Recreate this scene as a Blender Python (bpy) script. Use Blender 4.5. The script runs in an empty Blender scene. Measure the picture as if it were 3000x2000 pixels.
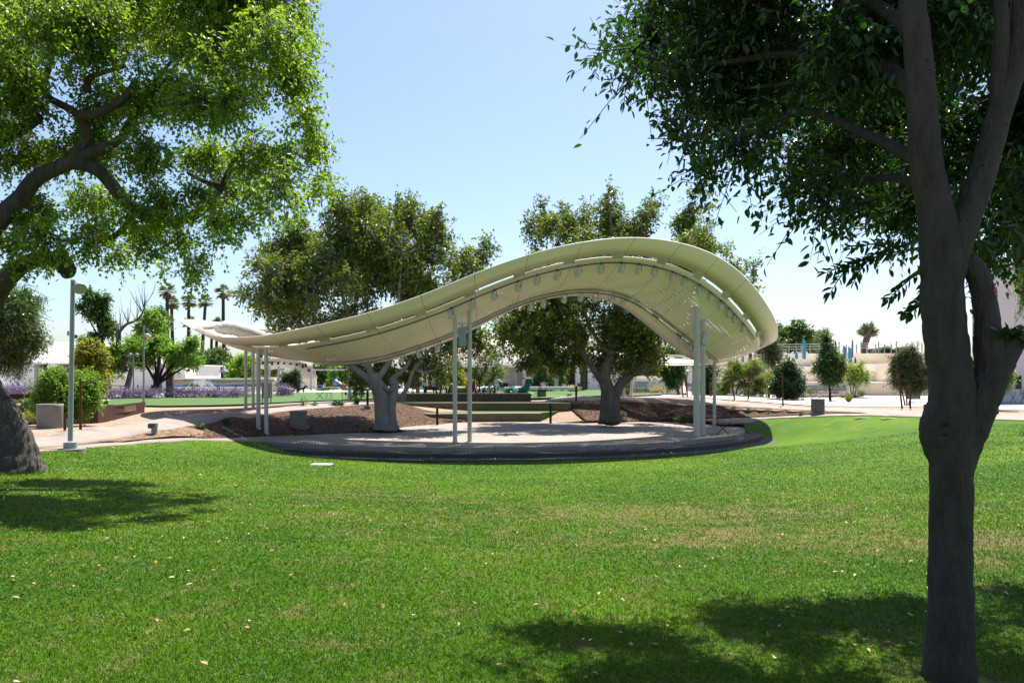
import bpy, bmesh, math, random
import numpy as np
from mathutils import Vector, Matrix
from mathutils.geometry import tessellate_polygon
R = math.radians
random.seed(7); RNG = np.random.default_rng(7)
S = bpy.context.scene
COL = S.collection
# ------------------------------------------------------------------ camera, sky, sun, exposure
EYE, HOR, F = 1.75, 1103.0, 2250.0       # eye height (m); horizon row and focal length in photo pixels
cam = bpy.data.objects.new('camera', bpy.data.cameras.new('camera')); COL.objects.link(cam)
cam.location = (0, 0, EYE); cam.rotation_euler = (R(90), 0, 0)
cam.data.sensor_width = 36; cam.data.lens = 27.0
cam.data.shift_y = (HOR - 1000) / 3000
cam.data.clip_end = 6000; cam.data.clip_start = 0.05
S.camera = cam
SUN_EL, SUN_AZ = R(64), R(25)            # azimuth measured from the view direction towards the right
W = bpy.data.worlds.new('World'); S.world = W; W.use_nodes = True
nt = W.node_tree; nt.nodes.clear()
o_ = nt.nodes.new('ShaderNodeOutputWorld'); b_ = nt.nodes.new('ShaderNodeBackground'); s_ = nt.nodes.new('ShaderNodeTexSky')
s_.sky_type = 'NISHITA'; s_.sun_disc = False; s_.sun_elevation = SUN_EL; s_.sun_rotation = SUN_AZ
s_.altitude = 350; s_.air_density = 1.0; s_.dust_density = 1.8; s_.ozone_density = 3.2
b_.inputs[1].default_value = 0.086
nt.links.new(s_.outputs[0], b_.inputs[0]); nt.links.new(b_.outputs[0], o_.inputs[0])
sd = bpy.data.lights.new('sun', 'SUN'); sd.energy = 5.0; sd.angle = R(0.53); sd.color = (1.0, 0.955, 0.89)
sun = bpy.data.objects.new('sun', sd); COL.objects.link(sun); sun.location = (20, 40, 60)
SD = Vector((math.sin(SUN_AZ) * math.cos(SUN_EL), math.cos(SUN_AZ) * math.cos(SUN_EL), math.sin(SUN_EL)))
sun.rotation_euler = (-SD).to_track_quat('-Z', 'Y').to_euler()
S.view_settings.view_transform = 'Standard'; S.view_settings.look = 'None'
S.view_settings.exposure = 1.25; S.view_settings.gamma = 1.0; S.view_settings.use_curve_mapping = False
S.render.engine = 'CYCLES'
cy = S.cycles
cy.max_bounces = 6; cy.diffuse_bounces = 3; cy.glossy_bounces = 2; cy.transmission_bounces = 4; cy.transparent_max_bounces = 8
cy.use_denoising = True; cy.denoiser = 'OPENIMAGEDENOISE'; cy.denoising_prefilter = 'ACCURATE'
cy.sample_clamp_indirect = 6

# ------------------------------------------------------------------ helpers
def wx(px, d): return (px - 1500) / F * d
def wz(py, d): return EYE + (HOR - py) / F * d
def V(px, py, d): return (wx(px, d), d, wz(py, d))

class M:
    """collects shapes and links them as ONE mesh object"""
    def __init__(s): s.c = []; s.n = 0
    def add(s, v, f, smooth=False):
        v = np.asarray(v, dtype=np.float64).reshape(-1, 3)
        if isinstance(f, np.ndarray): s.c.append((v, f + s.n, smooth))
        else: s.c.append((v, [[i + s.n for i in q] for q in f], smooth))
        s.n += len(v); return s
    def box(s, c, d, rz=0.0, tilt=None):
        x, y, z = d[0] / 2, d[1] / 2, d[2] / 2
        v = np.array([(-x,-y,-z),(x,-y,-z),(x,y,-z),(-x,y,-z),(-x,-y,z),(x,-y,z),(x,y,z),(-x,y,z)])
        if tilt is not None: v = v @ np.array(tilt.to_3x3()).T
        if rz:
            a, b = math.cos(rz), math.sin(rz); v = np.column_stack([v[:,0]*a - v[:,1]*b, v[:,0]*b + v[:,1]*a, v[:,2]])
        return s.add(v + np.array(c), [(0,3,2,1),(4,5,6,7),(0,1,5,4),(1,2,6,5),(2,3,7,6),(3,0,4,7)])
    def pbox(s, a, b, t, u, d, depth):
        "box whose front face spans photo columns a..b and rows t..u at distance d"
        x0, x1, z1, z0 = wx(a, d), wx(b, d), wz(t, d), wz(u, d)
        return s.box(((x0+x1)/2, d + depth/2, (z0+z1)/2), (x1-x0, depth, z1-z0))
    def tube(s, pts, r, n=8, cap=True, jit=0.0, smooth=True):
        pts = [Vector(p) for p in pts]; m = len(pts)
        if not hasattr(r, '__len__'): r = [r] * m
        vs = []; up = None
        for i, p in enumerate(pts):
            t = (pts[min(i+1, m-1)] - pts[max(i-1, 0)]).normalized()
            if up is None: up = Vector((0,0,1)) if abs(t.z) < .9 else Vector((1,0,0))
            a = t.cross(up); 
            if a.length < 1e-5: a = t.cross(Vector((0,1,0)))
            a.normalize(); b = a.cross(t).normalized(); up = b
            for k in range(n):
                q = 2*math.pi*k/n; rr = r[i] * (1 + jit*random.uniform(-1,1))
                vs.append(p + a*(rr*math.cos(q)) + b*(rr*math.sin(q)))
        f = [(i*n+k, i*n+(k+1)%n, (i+1)*n+(k+1)%n, (i+1)*n+k) for i in range(m-1) for k in range(n)]
        s.add([tuple(x) for x in vs], f, smooth)
        if cap:
            s.add([tuple(x) for x in vs[:n]], [tuple(range(n))[::-1]]); s.add([tuple(x) for x in vs[-n:]], [tuple(range(n))])
        return s
    def cyl(s, c, r, h, n=16, r2=None):
        return s.tube([(c[0],c[1],c[2]), (c[0],c[1],c[2]+h)], [r, r if r2 is None else r2], n)
    def lathe(s, c, prof, n=16, tilt=None):
        v = np.array([(r*math.cos(2*math.pi*k/n), r*math.sin(2*math.pi*k/n), z) for r, z in prof for k in range(n)])
        if tilt is not None: v = v @ np.array(tilt.to_3x3()).T
        f = [(i*n+k, i*n+(k+1)%n, (i+1)*n+(k+1)%n, (i+1)*n+k) for i in range(len(prof)-1) for k in range(n)]
        f += [tuple(range(n))[::-1], tuple((len(prof)-1)*n + k for k in range(n))]
        return s.add(v + np.array(c), f, True)
    def prism(s, poly, z0, z1):
        n = len(poly); v = [(p[0],p[1],z0) for p in poly] + [(p[0],p[1],z1) for p in poly]
        f = [tuple(range(n))[::-1], tuple(range(n, 2*n))] + [(i,(i+1)%n,n+(i+1)%n,n+i) for i in range(n)]
        return s.add(v, f)
    def hull8(s, lo, hi):
        "frustum from 4 lower and 4 upper points"
        return s.add(list(lo) + list(hi), [(0,3,2,1),(4,5,6,7),(0,1,5,4),(1,2,6,5),(2,3,7,6),(3,0,4,7)])
    def ball(s, c, r, n=10, m=7, jit=0.0):
        rx, ry, rz = (r, r, r) if not hasattr(r, '__len__') else r
        prof = [(math.sin(math.pi*i/m), -math.cos(math.pi*i/m)) for i in range(m+1)]
        v = [(c[0]+rx*max(q,.001)*math.cos(2*math.pi*k/n)*(1+jit*random.uniform(-1,1)), c[1]+ry*max(q,.001)*math.sin(2*math.pi*k/n), c[2]+rz*z) for q, z in prof for k in range(n)]
        f = [(i*n+k, i*n+(k+1)%n, (i+1)*n+(k+1)%n, (i+1)*n+k) for i in range(m) for k in range(n)]
        return s.add(v, f, True)
    def build(s, name, mat, parent=None, world=True, bevel=0.0):
        me = bpy.data.meshes.new(name)
        if s.c:
            v = np.concatenate([c[0] for c in s.c])
            if parent is not None and world: v = v - np.array(parent.location)
            idx = []; st = []; sm = []; k = 0
            for _, f, smo in s.c:
                if isinstance(f, np.ndarray):
                    w = f.shape[1]; idx.append(f.ravel()); st.append(np.arange(len(f))*w + k); k += f.size; sm.append(np.full(len(f), smo))
                else:
                    for q in f: st.append(np.array([k])); k += len(q)
                    idx.append(np.array([i for q in f for i in q])); sm.append(np.full(len(f), smo))
            idx = np.concatenate(idx).astype(np.int32); st = np.concatenate(st).astype(np.int32); sm = np.concatenate(sm).astype(bool)
            me.vertices.add(len(v)); me.vertices.foreach_set('co', v.astype(np.float32).ravel())
            me.loops.add(len(idx)); me.loops.foreach_set('vertex_index', idx)
            me.polygons.add(len(st)); me.polygons.foreach_set('loop_start', st); me.polygons.foreach_set('use_smooth', sm)
            me.update(calc_edges=True)
        o = bpy.data.objects.new(name, me); COL.objects.link(o)
        if mat is not None: me.materials.append(mat)
        if parent is not None: o.parent = parent
        if bevel:
            b = o.modifiers.new('bevel', 'BEVEL'); b.width = bevel; b.segments = 2; b.limit_method = 'ANGLE'
        return o

def tag(o, label, cat, group=None, kind=None):
    o['label'] = label; o['category'] = cat
    if group: o['group'] = group
    if kind: o['kind'] = kind
    return o
def thing(name, label, cat, loc=(0,0,0), group=None):
    o = bpy.data.objects.new(name, None); COL.objects.link(o); o.location = loc; o.empty_display_size = .2
    return tag(o, label, cat, group)
def dup(root, loc, rz=0.0, label=None, sc=1.0):
    r = root.copy(); COL.objects.link(r); r.location = loc; r.rotation_euler = (0,0,rz); r.scale = (sc,sc,sc)
    if label: r['label'] = label
    for ch in list(root.children):
        c = ch.copy(); COL.objects.link(c); c.parent = r
        for g in list(ch.children):
            d = g.copy(); COL.objects.link(d); d.parent = c
    return r
def structure(o, label=None):
    o['kind'] = 'structure'
    if label: o['label'] = label
    return o

# ------------------------------------------------------------------ materials
def nodes(name):
    m = bpy.data.materials.new(name); m.use_nodes = True; t = m.node_tree; b = t.nodes['Principled BSDF']
    return m, t, b
def N(t, kind, **k):
    n = t.nodes.new(kind)
    for a, v in k.items():
        if a.startswith('i_'):
            key = a[2:]; key = int(key) if key.isdigit() else key
            n.inputs[key].default_value = v
        else: setattr(n, a, v)
    return n
def ramp(t, stops, interp='LINEAR'):
    n = t.nodes.new('ShaderNodeValToRGB'); n.color_ramp.interpolation = interp; e = n.color_ramp.elements
    while len(e) < len(stops): e.new(.5)
    for q, (p, c) in zip(e, stops): q.position = p; q.color = (*c, 1) if len(c) == 3 else c
    return n
def coords(t, scale=(1,1,1)):
    g = N(t, 'ShaderNodeNewGeometry'); mp = N(t, 'ShaderNodeMapping'); mp.inputs['Scale'].default_value = scale
    t.links.new(g.outputs['Position'], mp.inputs['Vector']); return mp.outputs['Vector']
def mul(c, k): return tuple(min(1, x*k) for x in c)
ALB = .55
def surf(name, col, rough=.7, var=.18, scale=3.0, bump=.15, bscale=40.0, spec=.3, metal=0.0, stretch=(1,1,1), detail=6, col2=None, bdist=.02, joint=None):
    m, t, b = nodes(name); L = t.links.new; col = mul(col, ALB); col2 = mul(col2, ALB) if col2 else None
    v = coords(t, stretch)
    n1 = N(t, 'ShaderNodeTexNoise', i_Scale=scale, i_Detail=detail, i_Roughness=.65); L(v, n1.inputs['Vector'])
    r = ramp(t, [(.3, mul(col, 1-var)), (.7, col2 if col2 else mul(col, 1+var))]); L(n1.outputs['Fac'], r.inputs[0]); L(r.outputs[0], b.inputs['Base Color'])
    b.inputs['Roughness'].default_value = rough; b.inputs['Specular IOR Level'].default_value = spec; b.inputs['Metallic'].default_value = metal
    if joint:                                   # saw-cut joints in the paving
        sx = N(t, 'ShaderNodeSeparateXYZ'); mr = N(t, 'ShaderNodeMapping'); mr.inputs['Rotation'].default_value = (0,0,R(12)); L(coords(t), mr.inputs[0]); L(mr.outputs[0], sx.inputs[0]); acc = None
        for k in (0, 1):
            d = N(t, 'ShaderNodeMath', operation='DIVIDE', i_1=joint); f = N(t, 'ShaderNodeMath', operation='FRACT'); l = N(t, 'ShaderNodeMath', operation='LESS_THAN', i_1=.022/joint); L(sx.outputs[k], d.inputs[0]); L(d.outputs[0], f.inputs[0]); L(f.outputs[0], l.inputs[0])
            if acc is None: acc = l.outputs[0]
            else:
                q = N(t, 'ShaderNodeMath', operation='MAXIMUM'); L(acc, q.inputs[0]); L(l.outputs[0], q.inputs[1]); acc = q.outputs[0]
        st = N(t, 'ShaderNodeTexNoise', i_Scale=.9, i_Detail=7.0, i_Roughness=.7); L(coords(t), st.inputs['Vector']); sr = ramp(t, [(.42, (.80,.78,.76)), (.58, (1,1,1))]); L(st.outputs[0], sr.inputs[0])
        mz = N(t, 'ShaderNodeMixRGB', blend_type='MULTIPLY', i_0=.7); L(r.outputs[0], mz.inputs[1]); L(sr.outputs[0], mz.inputs[2])
        mj = N(t, 'ShaderNodeMixRGB'); L(acc, mj.inputs[0]); L(mz.outputs[0], mj.inputs[1]); mj.inputs[2].default_value = (*mul(col, .45), 1); L(mj.outputs[0], b.inputs['Base Color'])
    if bump:
        n2 = N(t, 'ShaderNodeTexNoise', i_Scale=bscale, i_Detail=4.0); L(v, n2.inputs['Vector'])
        bp = N(t, 'ShaderNodeBump', i_Strength=bump, i_Distance=bdist); L(n2.outputs['Fac'], bp.inputs['Height']); L(bp.outputs[0], b.inputs['Normal'])
    return m
def leafmat(name, stops, trans=.35, rough=.45, spec=.35, tcol=(.25,.45,.03)):
    "leaf colour varies leaf by leaf; light also passes through the blade"
    m, t, b = nodes(name); L = t.links.new; stops = [(p, mul(c, .66 if 'glossy' in name else 1.08)) for p, c in stops]; tcol = mul(tcol, .60 if 'glossy' in name else .85)
    g = N(t, 'ShaderNodeNewGeometry'); r = ramp(t, stops); L(g.outputs['Random Per Island'], r.inputs[0])
    L(r.outputs[0], b.inputs['Base Color']); b.inputs['Roughness'].default_value = rough; b.inputs['Specular IOR Level'].default_value = spec
    tr = N(t, 'ShaderNodeBsdfTranslucent'); mx = N(t, 'ShaderNodeMix', data_type='RGBA', blend_type='MULTIPLY')
    mx.inputs[0].default_value = 0.0
    L(r.outputs[0], mx.inputs[6]); 
    hs = N(t, 'ShaderNodeMixRGB', blend_type='MIX', i_0=.55); L(r.outputs[0], hs.inputs[1]); hs.inputs[2].default_value = (*tcol, 1)
    L(hs.outputs[0], tr.inputs[0])
    t.nodes.remove(mx)
    ms = N(t, 'ShaderNodeMixShader', i_0=trans); L(b.outputs[0], ms.inputs[1]); L(tr.outputs[0], ms.inputs[2])
    L(ms.outputs[0], t.nodes['Material Output'].inputs[0]); return m
def bark(name, c1, c2, scale=9, stretch=(1,1,.25), bump=.6, rough=.9, spots=None):
    m, t, b = nodes(name); L = t.links.new; v = coords(t, stretch)
    n1 = N(t, 'ShaderNodeTexNoise', i_Scale=scale, i_Detail=8.0, i_Roughness=.7); L(v, n1.inputs['Vector'])
    r = ramp(t, [(.32, mul(c1,.55)), (.68, mul(c2,.55))]); L(n1.outputs['Fac'], r.inputs[0]); out = r.outputs[0]
    n2 = N(t, 'ShaderNodeTexVoronoi', i_Scale=scale*2.2, feature='DISTANCE_TO_EDGE'); L(v, n2.inputs['Vector'])
    if spots:
        v2 = coords(t, (1,1,.55)); n3 = N(t, 'ShaderNodeTexNoise', i_Scale=spots[1], i_Detail=3.0); L(v2, n3.inputs['Vector'])
        r3 = ramp(t, [(spots[2], (0,0,0)), (spots[2]+.04, (1,1,1))]); L(n3.outputs['Fac'], r3.inputs[0])
        mx = N(t, 'ShaderNodeMixRGB'); L(r3.outputs[0], mx.inputs[0]); L(out, mx.inputs[1]); mx.inputs[2].default_value = (*spots[0], 1); out = mx.outputs[0]
    L(out, b.inputs['Base Color']); b.inputs['Roughness'].default_value = rough; b.inputs['Specular IOR Level'].default_value = .2
    ad = N(t, 'ShaderNodeMath', operation='ADD'); L(n1.outputs['Fac'], ad.inputs[0]); L(n2.outputs['Distance'], ad.inputs[1])
    bp = N(t, 'ShaderNodeBump', i_Strength=bump, i_Distance=.03); L(ad.outputs[0], bp.inputs['Height']); L(bp.outputs[0], b.inputs['Normal'])
    return m
mt = {}
mt['concrete'] = surf('concrete', (.49,.405,.34), .85, .10, .8, .12, 60, joint=2.4)
mt['floor'] = surf('stage_concrete', (.51,.425,.36), .85, .09, .6, .1, 60, joint=3.2)
mt['step'] = surf('step_concrete', (.115,.105,.105), .85, .15, .9, .1, 60)
mt['plaza'] = surf('plaza_concrete', (.74,.69,.66), .85, .07, .3, .1, 40, joint=4.5)
mt['wallstone'] = surf('seat_wall_concrete', (.27,.205,.14), .85, .22, 1.6, .15, 50, stretch=(1,1,.6))
mt['wallcap'] = surf('wall_cap', (.46,.40,.35), .85, .1, 3, .1, 50)
mt['cream'] = surf('cream_painted_steel', (.74,.69,.545), .42, .04, .5, 0, 40, spec=.4)
mt['white'] = surf('off_white_paint', (.86,.82,.74), .45, .04, 1.2, 0, 40, spec=.4)
mt['stucco'] = surf('pale_stucco', (1.42,1.30,1.22), .92, .06, .5, .25, 30)
mt['stucco_cream'] = surf('cream_stucco', (1.45,1.22,.90), .92, .05, .5, .25, 30)
mt['stucco_grey'] = surf('warm_grey_stucco', (1.22,1.10,1.05), .92, .06, .4, .2, 30)
mt['grey'] = surf('grey_paint', (.50,.54,.57), .45, .05, 2, 0, 40, spec=.4)
mt['galv'] = surf('grey_steel', (.40,.41,.41), .5, .1, 4, 0, 40, spec=.4, metal=.2)
mt['cabinet'] = surf('utility_cabinet_grey', (.25,.245,.23), .6, .12, 3, .05, 40)
mt['cabinet_top'] = surf('cabinet_concrete', (.36,.34,.31), .8, .1, 5, .1, 60)
mt['dark'] = surf('dark_steel', (.018,.019,.024), .5, .2, 5, 0, 40)
mt['chair'] = surf('slate_painted_steel', (.022,.03,.045), .5, .2, 5, 0, 40)
mt['lens'] = surf('lens_glass', (.05,.05,.05), .15, .2, 8, 0, 40, spec=.6)
mt['corten'] = surf('rusted_steel', (.10,.052,.036), .85, .35, 2.5, .2, 40, stretch=(1,1,.4), col2=(.15,.062,.035))
mt['stake'] = surf('wood_stake', (.17,.075,.03), .85, .25, 12, .1, 60, stretch=(1,1,.2))
mt['glass_dark'] = surf('dark_glazing', (.010,.010,.013), .12, .2, .4, 0, 40, spec=.5)
mt['brown'] = surf('brown_panel', (.13,.085,.055), .8, .15, 2, .05, 40)
mt['rubber'] = surf('black_rubber', (.012,.012,.013), .8, .2, 9, .05, 40)
mt['blueglass'] = surf('blue_glass', (.02,.32,.55), .15, .1, .6, 0, 40, spec=.5)
mt['navy'] = surf('navy_panel', (.02,.03,.075), .4, .1, 1, 0, 40)
mt['red'] = surf('red_paint', (.42,.022,.012), .45, .15, 2, 0, 40)
mt['orange'] = surf('orange_paint', (.62,.16,.02), .5, .1, 5, 0, 40)
mt['yellow'] = surf('yellow_paint', (.75,.48,.03), .5, .1, 5, 0, 40)
mt['blue'] = surf('blue_paint', (.02,.16,.48), .45, .1, 3, 0, 40)
mt['banner'] = surf('banner_blue', (.025,.04,.30), .7, .1, 5, 0, 40)
mt['green'] = surf('teal_green_paint', (.01,.16,.09), .4, .5, 6, 0, 40, col2=(.02,.30,.22))
mt['water'] = surf('water_spray', (.85,.87,.90), .3, .02, 5, 0, 40)
mt['rock'] = surf('river_rock', (.30,.25,.22), .9, .45, 4, .3, 20)
mt['terracotta'] = surf('terracotta', (.40,.15,.075), .85, .15, 5, .05, 40)
mt['darkgreen'] = surf('dark_green_plastic', (.015,.045,.015), .5, .1, 5, 0, 40)
mt['lampglow'] = surf('frosted_diffuser', (.62,.62,.58), .4, .05, 5, 0, 40)
# ------------------------------------------------------------------ terrain: thin-plate height field through surveyed points
def at(px, py, z):
    d = F * (EYE - z) / (py - HOR); return (wx(px, d), d, z)
CT = [(0,-6,.12),(-12,-2,.1),(12,-2,.08),(0,3,.03),(2.7,4.8,-.12),(-6,8,-.08),(7,8,-.08),(0,10,-.30),(0,17,-.78),(-1,23,-1.10),(-1,26.2,-1.17),
      (-6,25.6,-1.02),(3,27,-1.17),(7,28.6,-1.14),(10.2,31.5,-1.08),(12.6,35,-.98),(-4,30,-1.4),(1,31,-1.4),(6,33,-1.4),(9,36,-1.4),(-7.5,31.5,-1.2),
      (0,36,-1.4),(5,39,-1.3),(-4,36,-1.3),(-2,40,-1.2),(9,15,-.42),(15,22,-.32),(-8,14,-.25),(-16,14,.02),(20,12,.05),(-20,25,.05)]
CT += [at(*q) for q in [(603,1291,-.5),(402,1300,-.38),(250,1312,-.24),(112,1323,-.12),(205,1318,-.2),(60,1375,-.12),(500,1260,-.12),(415,1231,-.02),
      (541,1251,-.16),(723,1228,-.05),(819,1208,0),(978,1194,.05),(1100,1184,.14),(720,1192,.02),(250,1225,0),(100,1280,0),(757,1250,-.40),
      (787,1280,-.74),(946,1270,-.80),(1042,1267,-.84),(1130,1243,-.45),(2183,1231,-.5),(2393,1223,-.2),(2535,1219,-.08),(2716,1225,-.05),(3000,1233,-.05),
      (1719,1239,-.84),(1838,1234,-.78),(1957,1228,-.68),(2040,1227,-.56),(2211,1224,-.42),(1668,1173,.25),(1853,1179,.2),(2046,1187,.1),(2252,1197,0),(2539,1213,-.02),
      (1785,1216,-.25),(1575,1169,.22),(1150,1172,.2),(2400,1180,0),(2800,1190,0),(400,1190,0),(900,1165,0),(2100,1170,0)]]
CT += [(x, y, 0) for x in (-60,-30,0,30,60) for y in (75,100)] + [(-45,40,0),(45,40,0),(-40,10,.05),(40,10,.05),(0,64,.12)]
CT = np.array(CT, float)
def _U(r2): return np.where(r2 > 1e-9, .5 * r2 * np.log(np.maximum(r2, 1e-9)), 0)
_n = len(CT); _K = _U(((CT[:,None,:2] - CT[None,:,:2])**2).sum(-1)) + np.eye(_n) * .35
_P = np.column_stack([np.ones(_n), CT[:,:2]])
_A = np.block([[_K, _P], [_P.T, np.zeros((3,3))]])
_w = np.linalg.solve(_A, np.concatenate([CT[:,2], np.zeros(3)]))
def H(x, y):
    x = np.atleast_1d(np.asarray(x, float)); y = np.atleast_1d(np.asarray(y, float)); out = np.empty(len(x))
    for i in range(0, len(x), 20000):
        a, b = x[i:i+20000], y[i:i+20000]
        z = _U((a[:,None]-CT[None,:,0])**2 + (b[:,None]-CT[None,:,1])**2) @ _w[:_n] + _w[_n] + _w[_n+1]*a + _w[_n+2]*b
        q = np.clip((np.hypot(a, b-35) - 55) / 20, 0, 1); q = q*q*(3-2*q)
        q2 = np.clip((-b - 4) / 4, 0, 1)
        out[i:i+20000] = np.clip(z, -1.5, .5) * (1-q) * (1-q2)
    return out
def h(x, y): return float(H(x, y)[0])
def gp(px, py):
    "where the line of sight through a photo pixel meets the ground"
    d = np.concatenate([np.arange(2.5, 90, .1), np.arange(90, 600, 1.)])
    f = wz(py, d) - H(wx(px, d), d); i = int(np.argmax(f < 0)) if (f < 0).any() else len(d) - 1
    if i == 0: return (wx(px, d[0]), d[0])
    t = f[i-1] / (f[i-1] - f[i] + 1e-12); dd = d[i-1] + t * (d[i] - d[i-1])
    return (wx(px, dd), dd)
def gp3(px, py): x, y = gp(px, py); return (x, y, h(x, y))

def drape(name, poly, mat, off, cell=1.0, edge=None):
    "a sheet with the outline poly laid on the terrain"
    bm = bmesh.new(); vs = [bm.verts.new((p[0], p[1], 0)) for p in poly]
    for tr in tessellate_polygon([[Vector((p[0], p[1], 0)) for p in poly]]):
        try: bm.faces.new([vs[i] for i in tr])
        except ValueError: pass
    P = np.array([p[:2] for p in poly])
    for ax in (0, 1):
        lo, hi = P[:,ax].min(), P[:,ax].max()
        for c in np.arange(math.ceil(lo/cell)*cell, hi, cell):
            no = (1,0,0) if ax == 0 else (0,1,0); co = (c,0,0) if ax == 0 else (0,c,0)
            bmesh.ops.bisect_plane(bm, geom=bm.verts[:]+bm.edges[:]+bm.faces[:], plane_co=co, plane_no=no, dist=1e-5)
    xy = np.array([v.co[:2] for v in bm.verts]); z = H(xy[:,0], xy[:,1]) + off
    for v, q in zip(bm.verts, z): v.co.z = q
    bmesh.ops.recalc_face_normals(bm, faces=bm.faces[:])
    if sum(f.normal.z for f in bm.faces) < 0: bmesh.ops.reverse_faces(bm, faces=bm.faces[:])
    if edge:
        be = [e for e in bm.edges if len(e.link_faces) == 1]
        r = bmesh.ops.extrude_edge_only(bm, edges=be)
        for g in r['geom']:
            if isinstance(g, bmesh.types.BMVert): g.co.z -= edge
    for f in bm.faces: f.smooth = True
    me = bpy.data.meshes.new(name); bm.to_mesh(me); bm.free(); me.materials.append(mat)
    o = bpy.data.objects.new(name, me); COL.objects.link(o); return o
def inpoly(x, y, poly):
    x = np.asarray(x); y = np.asarray(y); c = np.zeros(len(x), bool); n = len(poly)
    for i in range(n):
        x1, y1 = poly[i][:2]; x2, y2 = poly[(i+1) % n][:2]
        k = ((y1 > y) != (y2 > y)) & (x < (x2-x1)*(y-y1)/(y2-y1+1e-12)+x1); c ^= k
    return c

# ground materials
def groundmat(name, c1, c2, c3, s1, s2, rough=.95, bump=.5, thr=.62, bd=.02):
    "small light and dark grains (s2) over broad patches (s1)"
    m, t, b = nodes(name); L = t.links.new; v = coords(t)
    n1 = N(t, 'ShaderNodeTexNoise', i_Scale=s1, i_Detail=5.0); L(v, n1.inputs['Vector'])
    vo = N(t, 'ShaderNodeTexVoronoi', i_Scale=s2); L(v, vo.inputs['Vector'])
    r1 = ramp(t, [(.35, mul(c1,.6)), (.68, mul(c2,.6))]); L(n1.outputs['Fac'], r1.inputs[0])
    sp = N(t, 'ShaderNodeSeparateColor'); L(vo.outputs['Color'], sp.inputs[0])
    r2 = ramp(t, [(thr, (0,0,0)), (thr+.12, (1,1,1))]); L(sp.outputs[0], r2.inputs[0])
    r3 = ramp(t, [(0, (.62,.62,.62)), (1, (1.25,1.25,1.25))]); L(sp.outputs[1], r3.inputs[0])
    mx = N(t, 'ShaderNodeMixRGB'); L(r2.outputs[0], mx.inputs[0]); L(r1.outputs[0], mx.inputs[1]); mx.inputs[2].default_value = (*mul(c3,.6), 1)
    m2 = N(t, 'ShaderNodeMixRGB', blend_type='MULTIPLY', i_0=.8); L(mx.outputs[0], m2.inputs[1]); L(r3.outputs[0], m2.inputs[2])
    L(m2.outputs[0], b.inputs['Base Color']); b.inputs['Roughness'].default_value = rough; b.inputs['Specular IOR Level'].default_value = .15
    bp = N(t, 'ShaderNodeBump', i_Strength=bump, i_Distance=bd); L(vo.outputs['Distance'], bp.inputs['Height']); L(bp.outputs[0], b.inputs['Normal'])
    return m
mt['gravel'] = groundmat('pink_tan_gravel', (.40,.265,.185), (.50,.35,.25), (.60,.48,.38), .5, 22, thr=.75)
mt['mulch'] = groundmat('bark_mulch', (.060,.033,.022), (.11,.058,.036), (.30,.19,.12), .7, 16, thr=.74, bump=.9)
mt['dirt'] = groundmat('brown_gravel', (.22,.13,.08), (.30,.19,.115), (.45,.33,.22), .8, 20, thr=.72)
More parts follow.
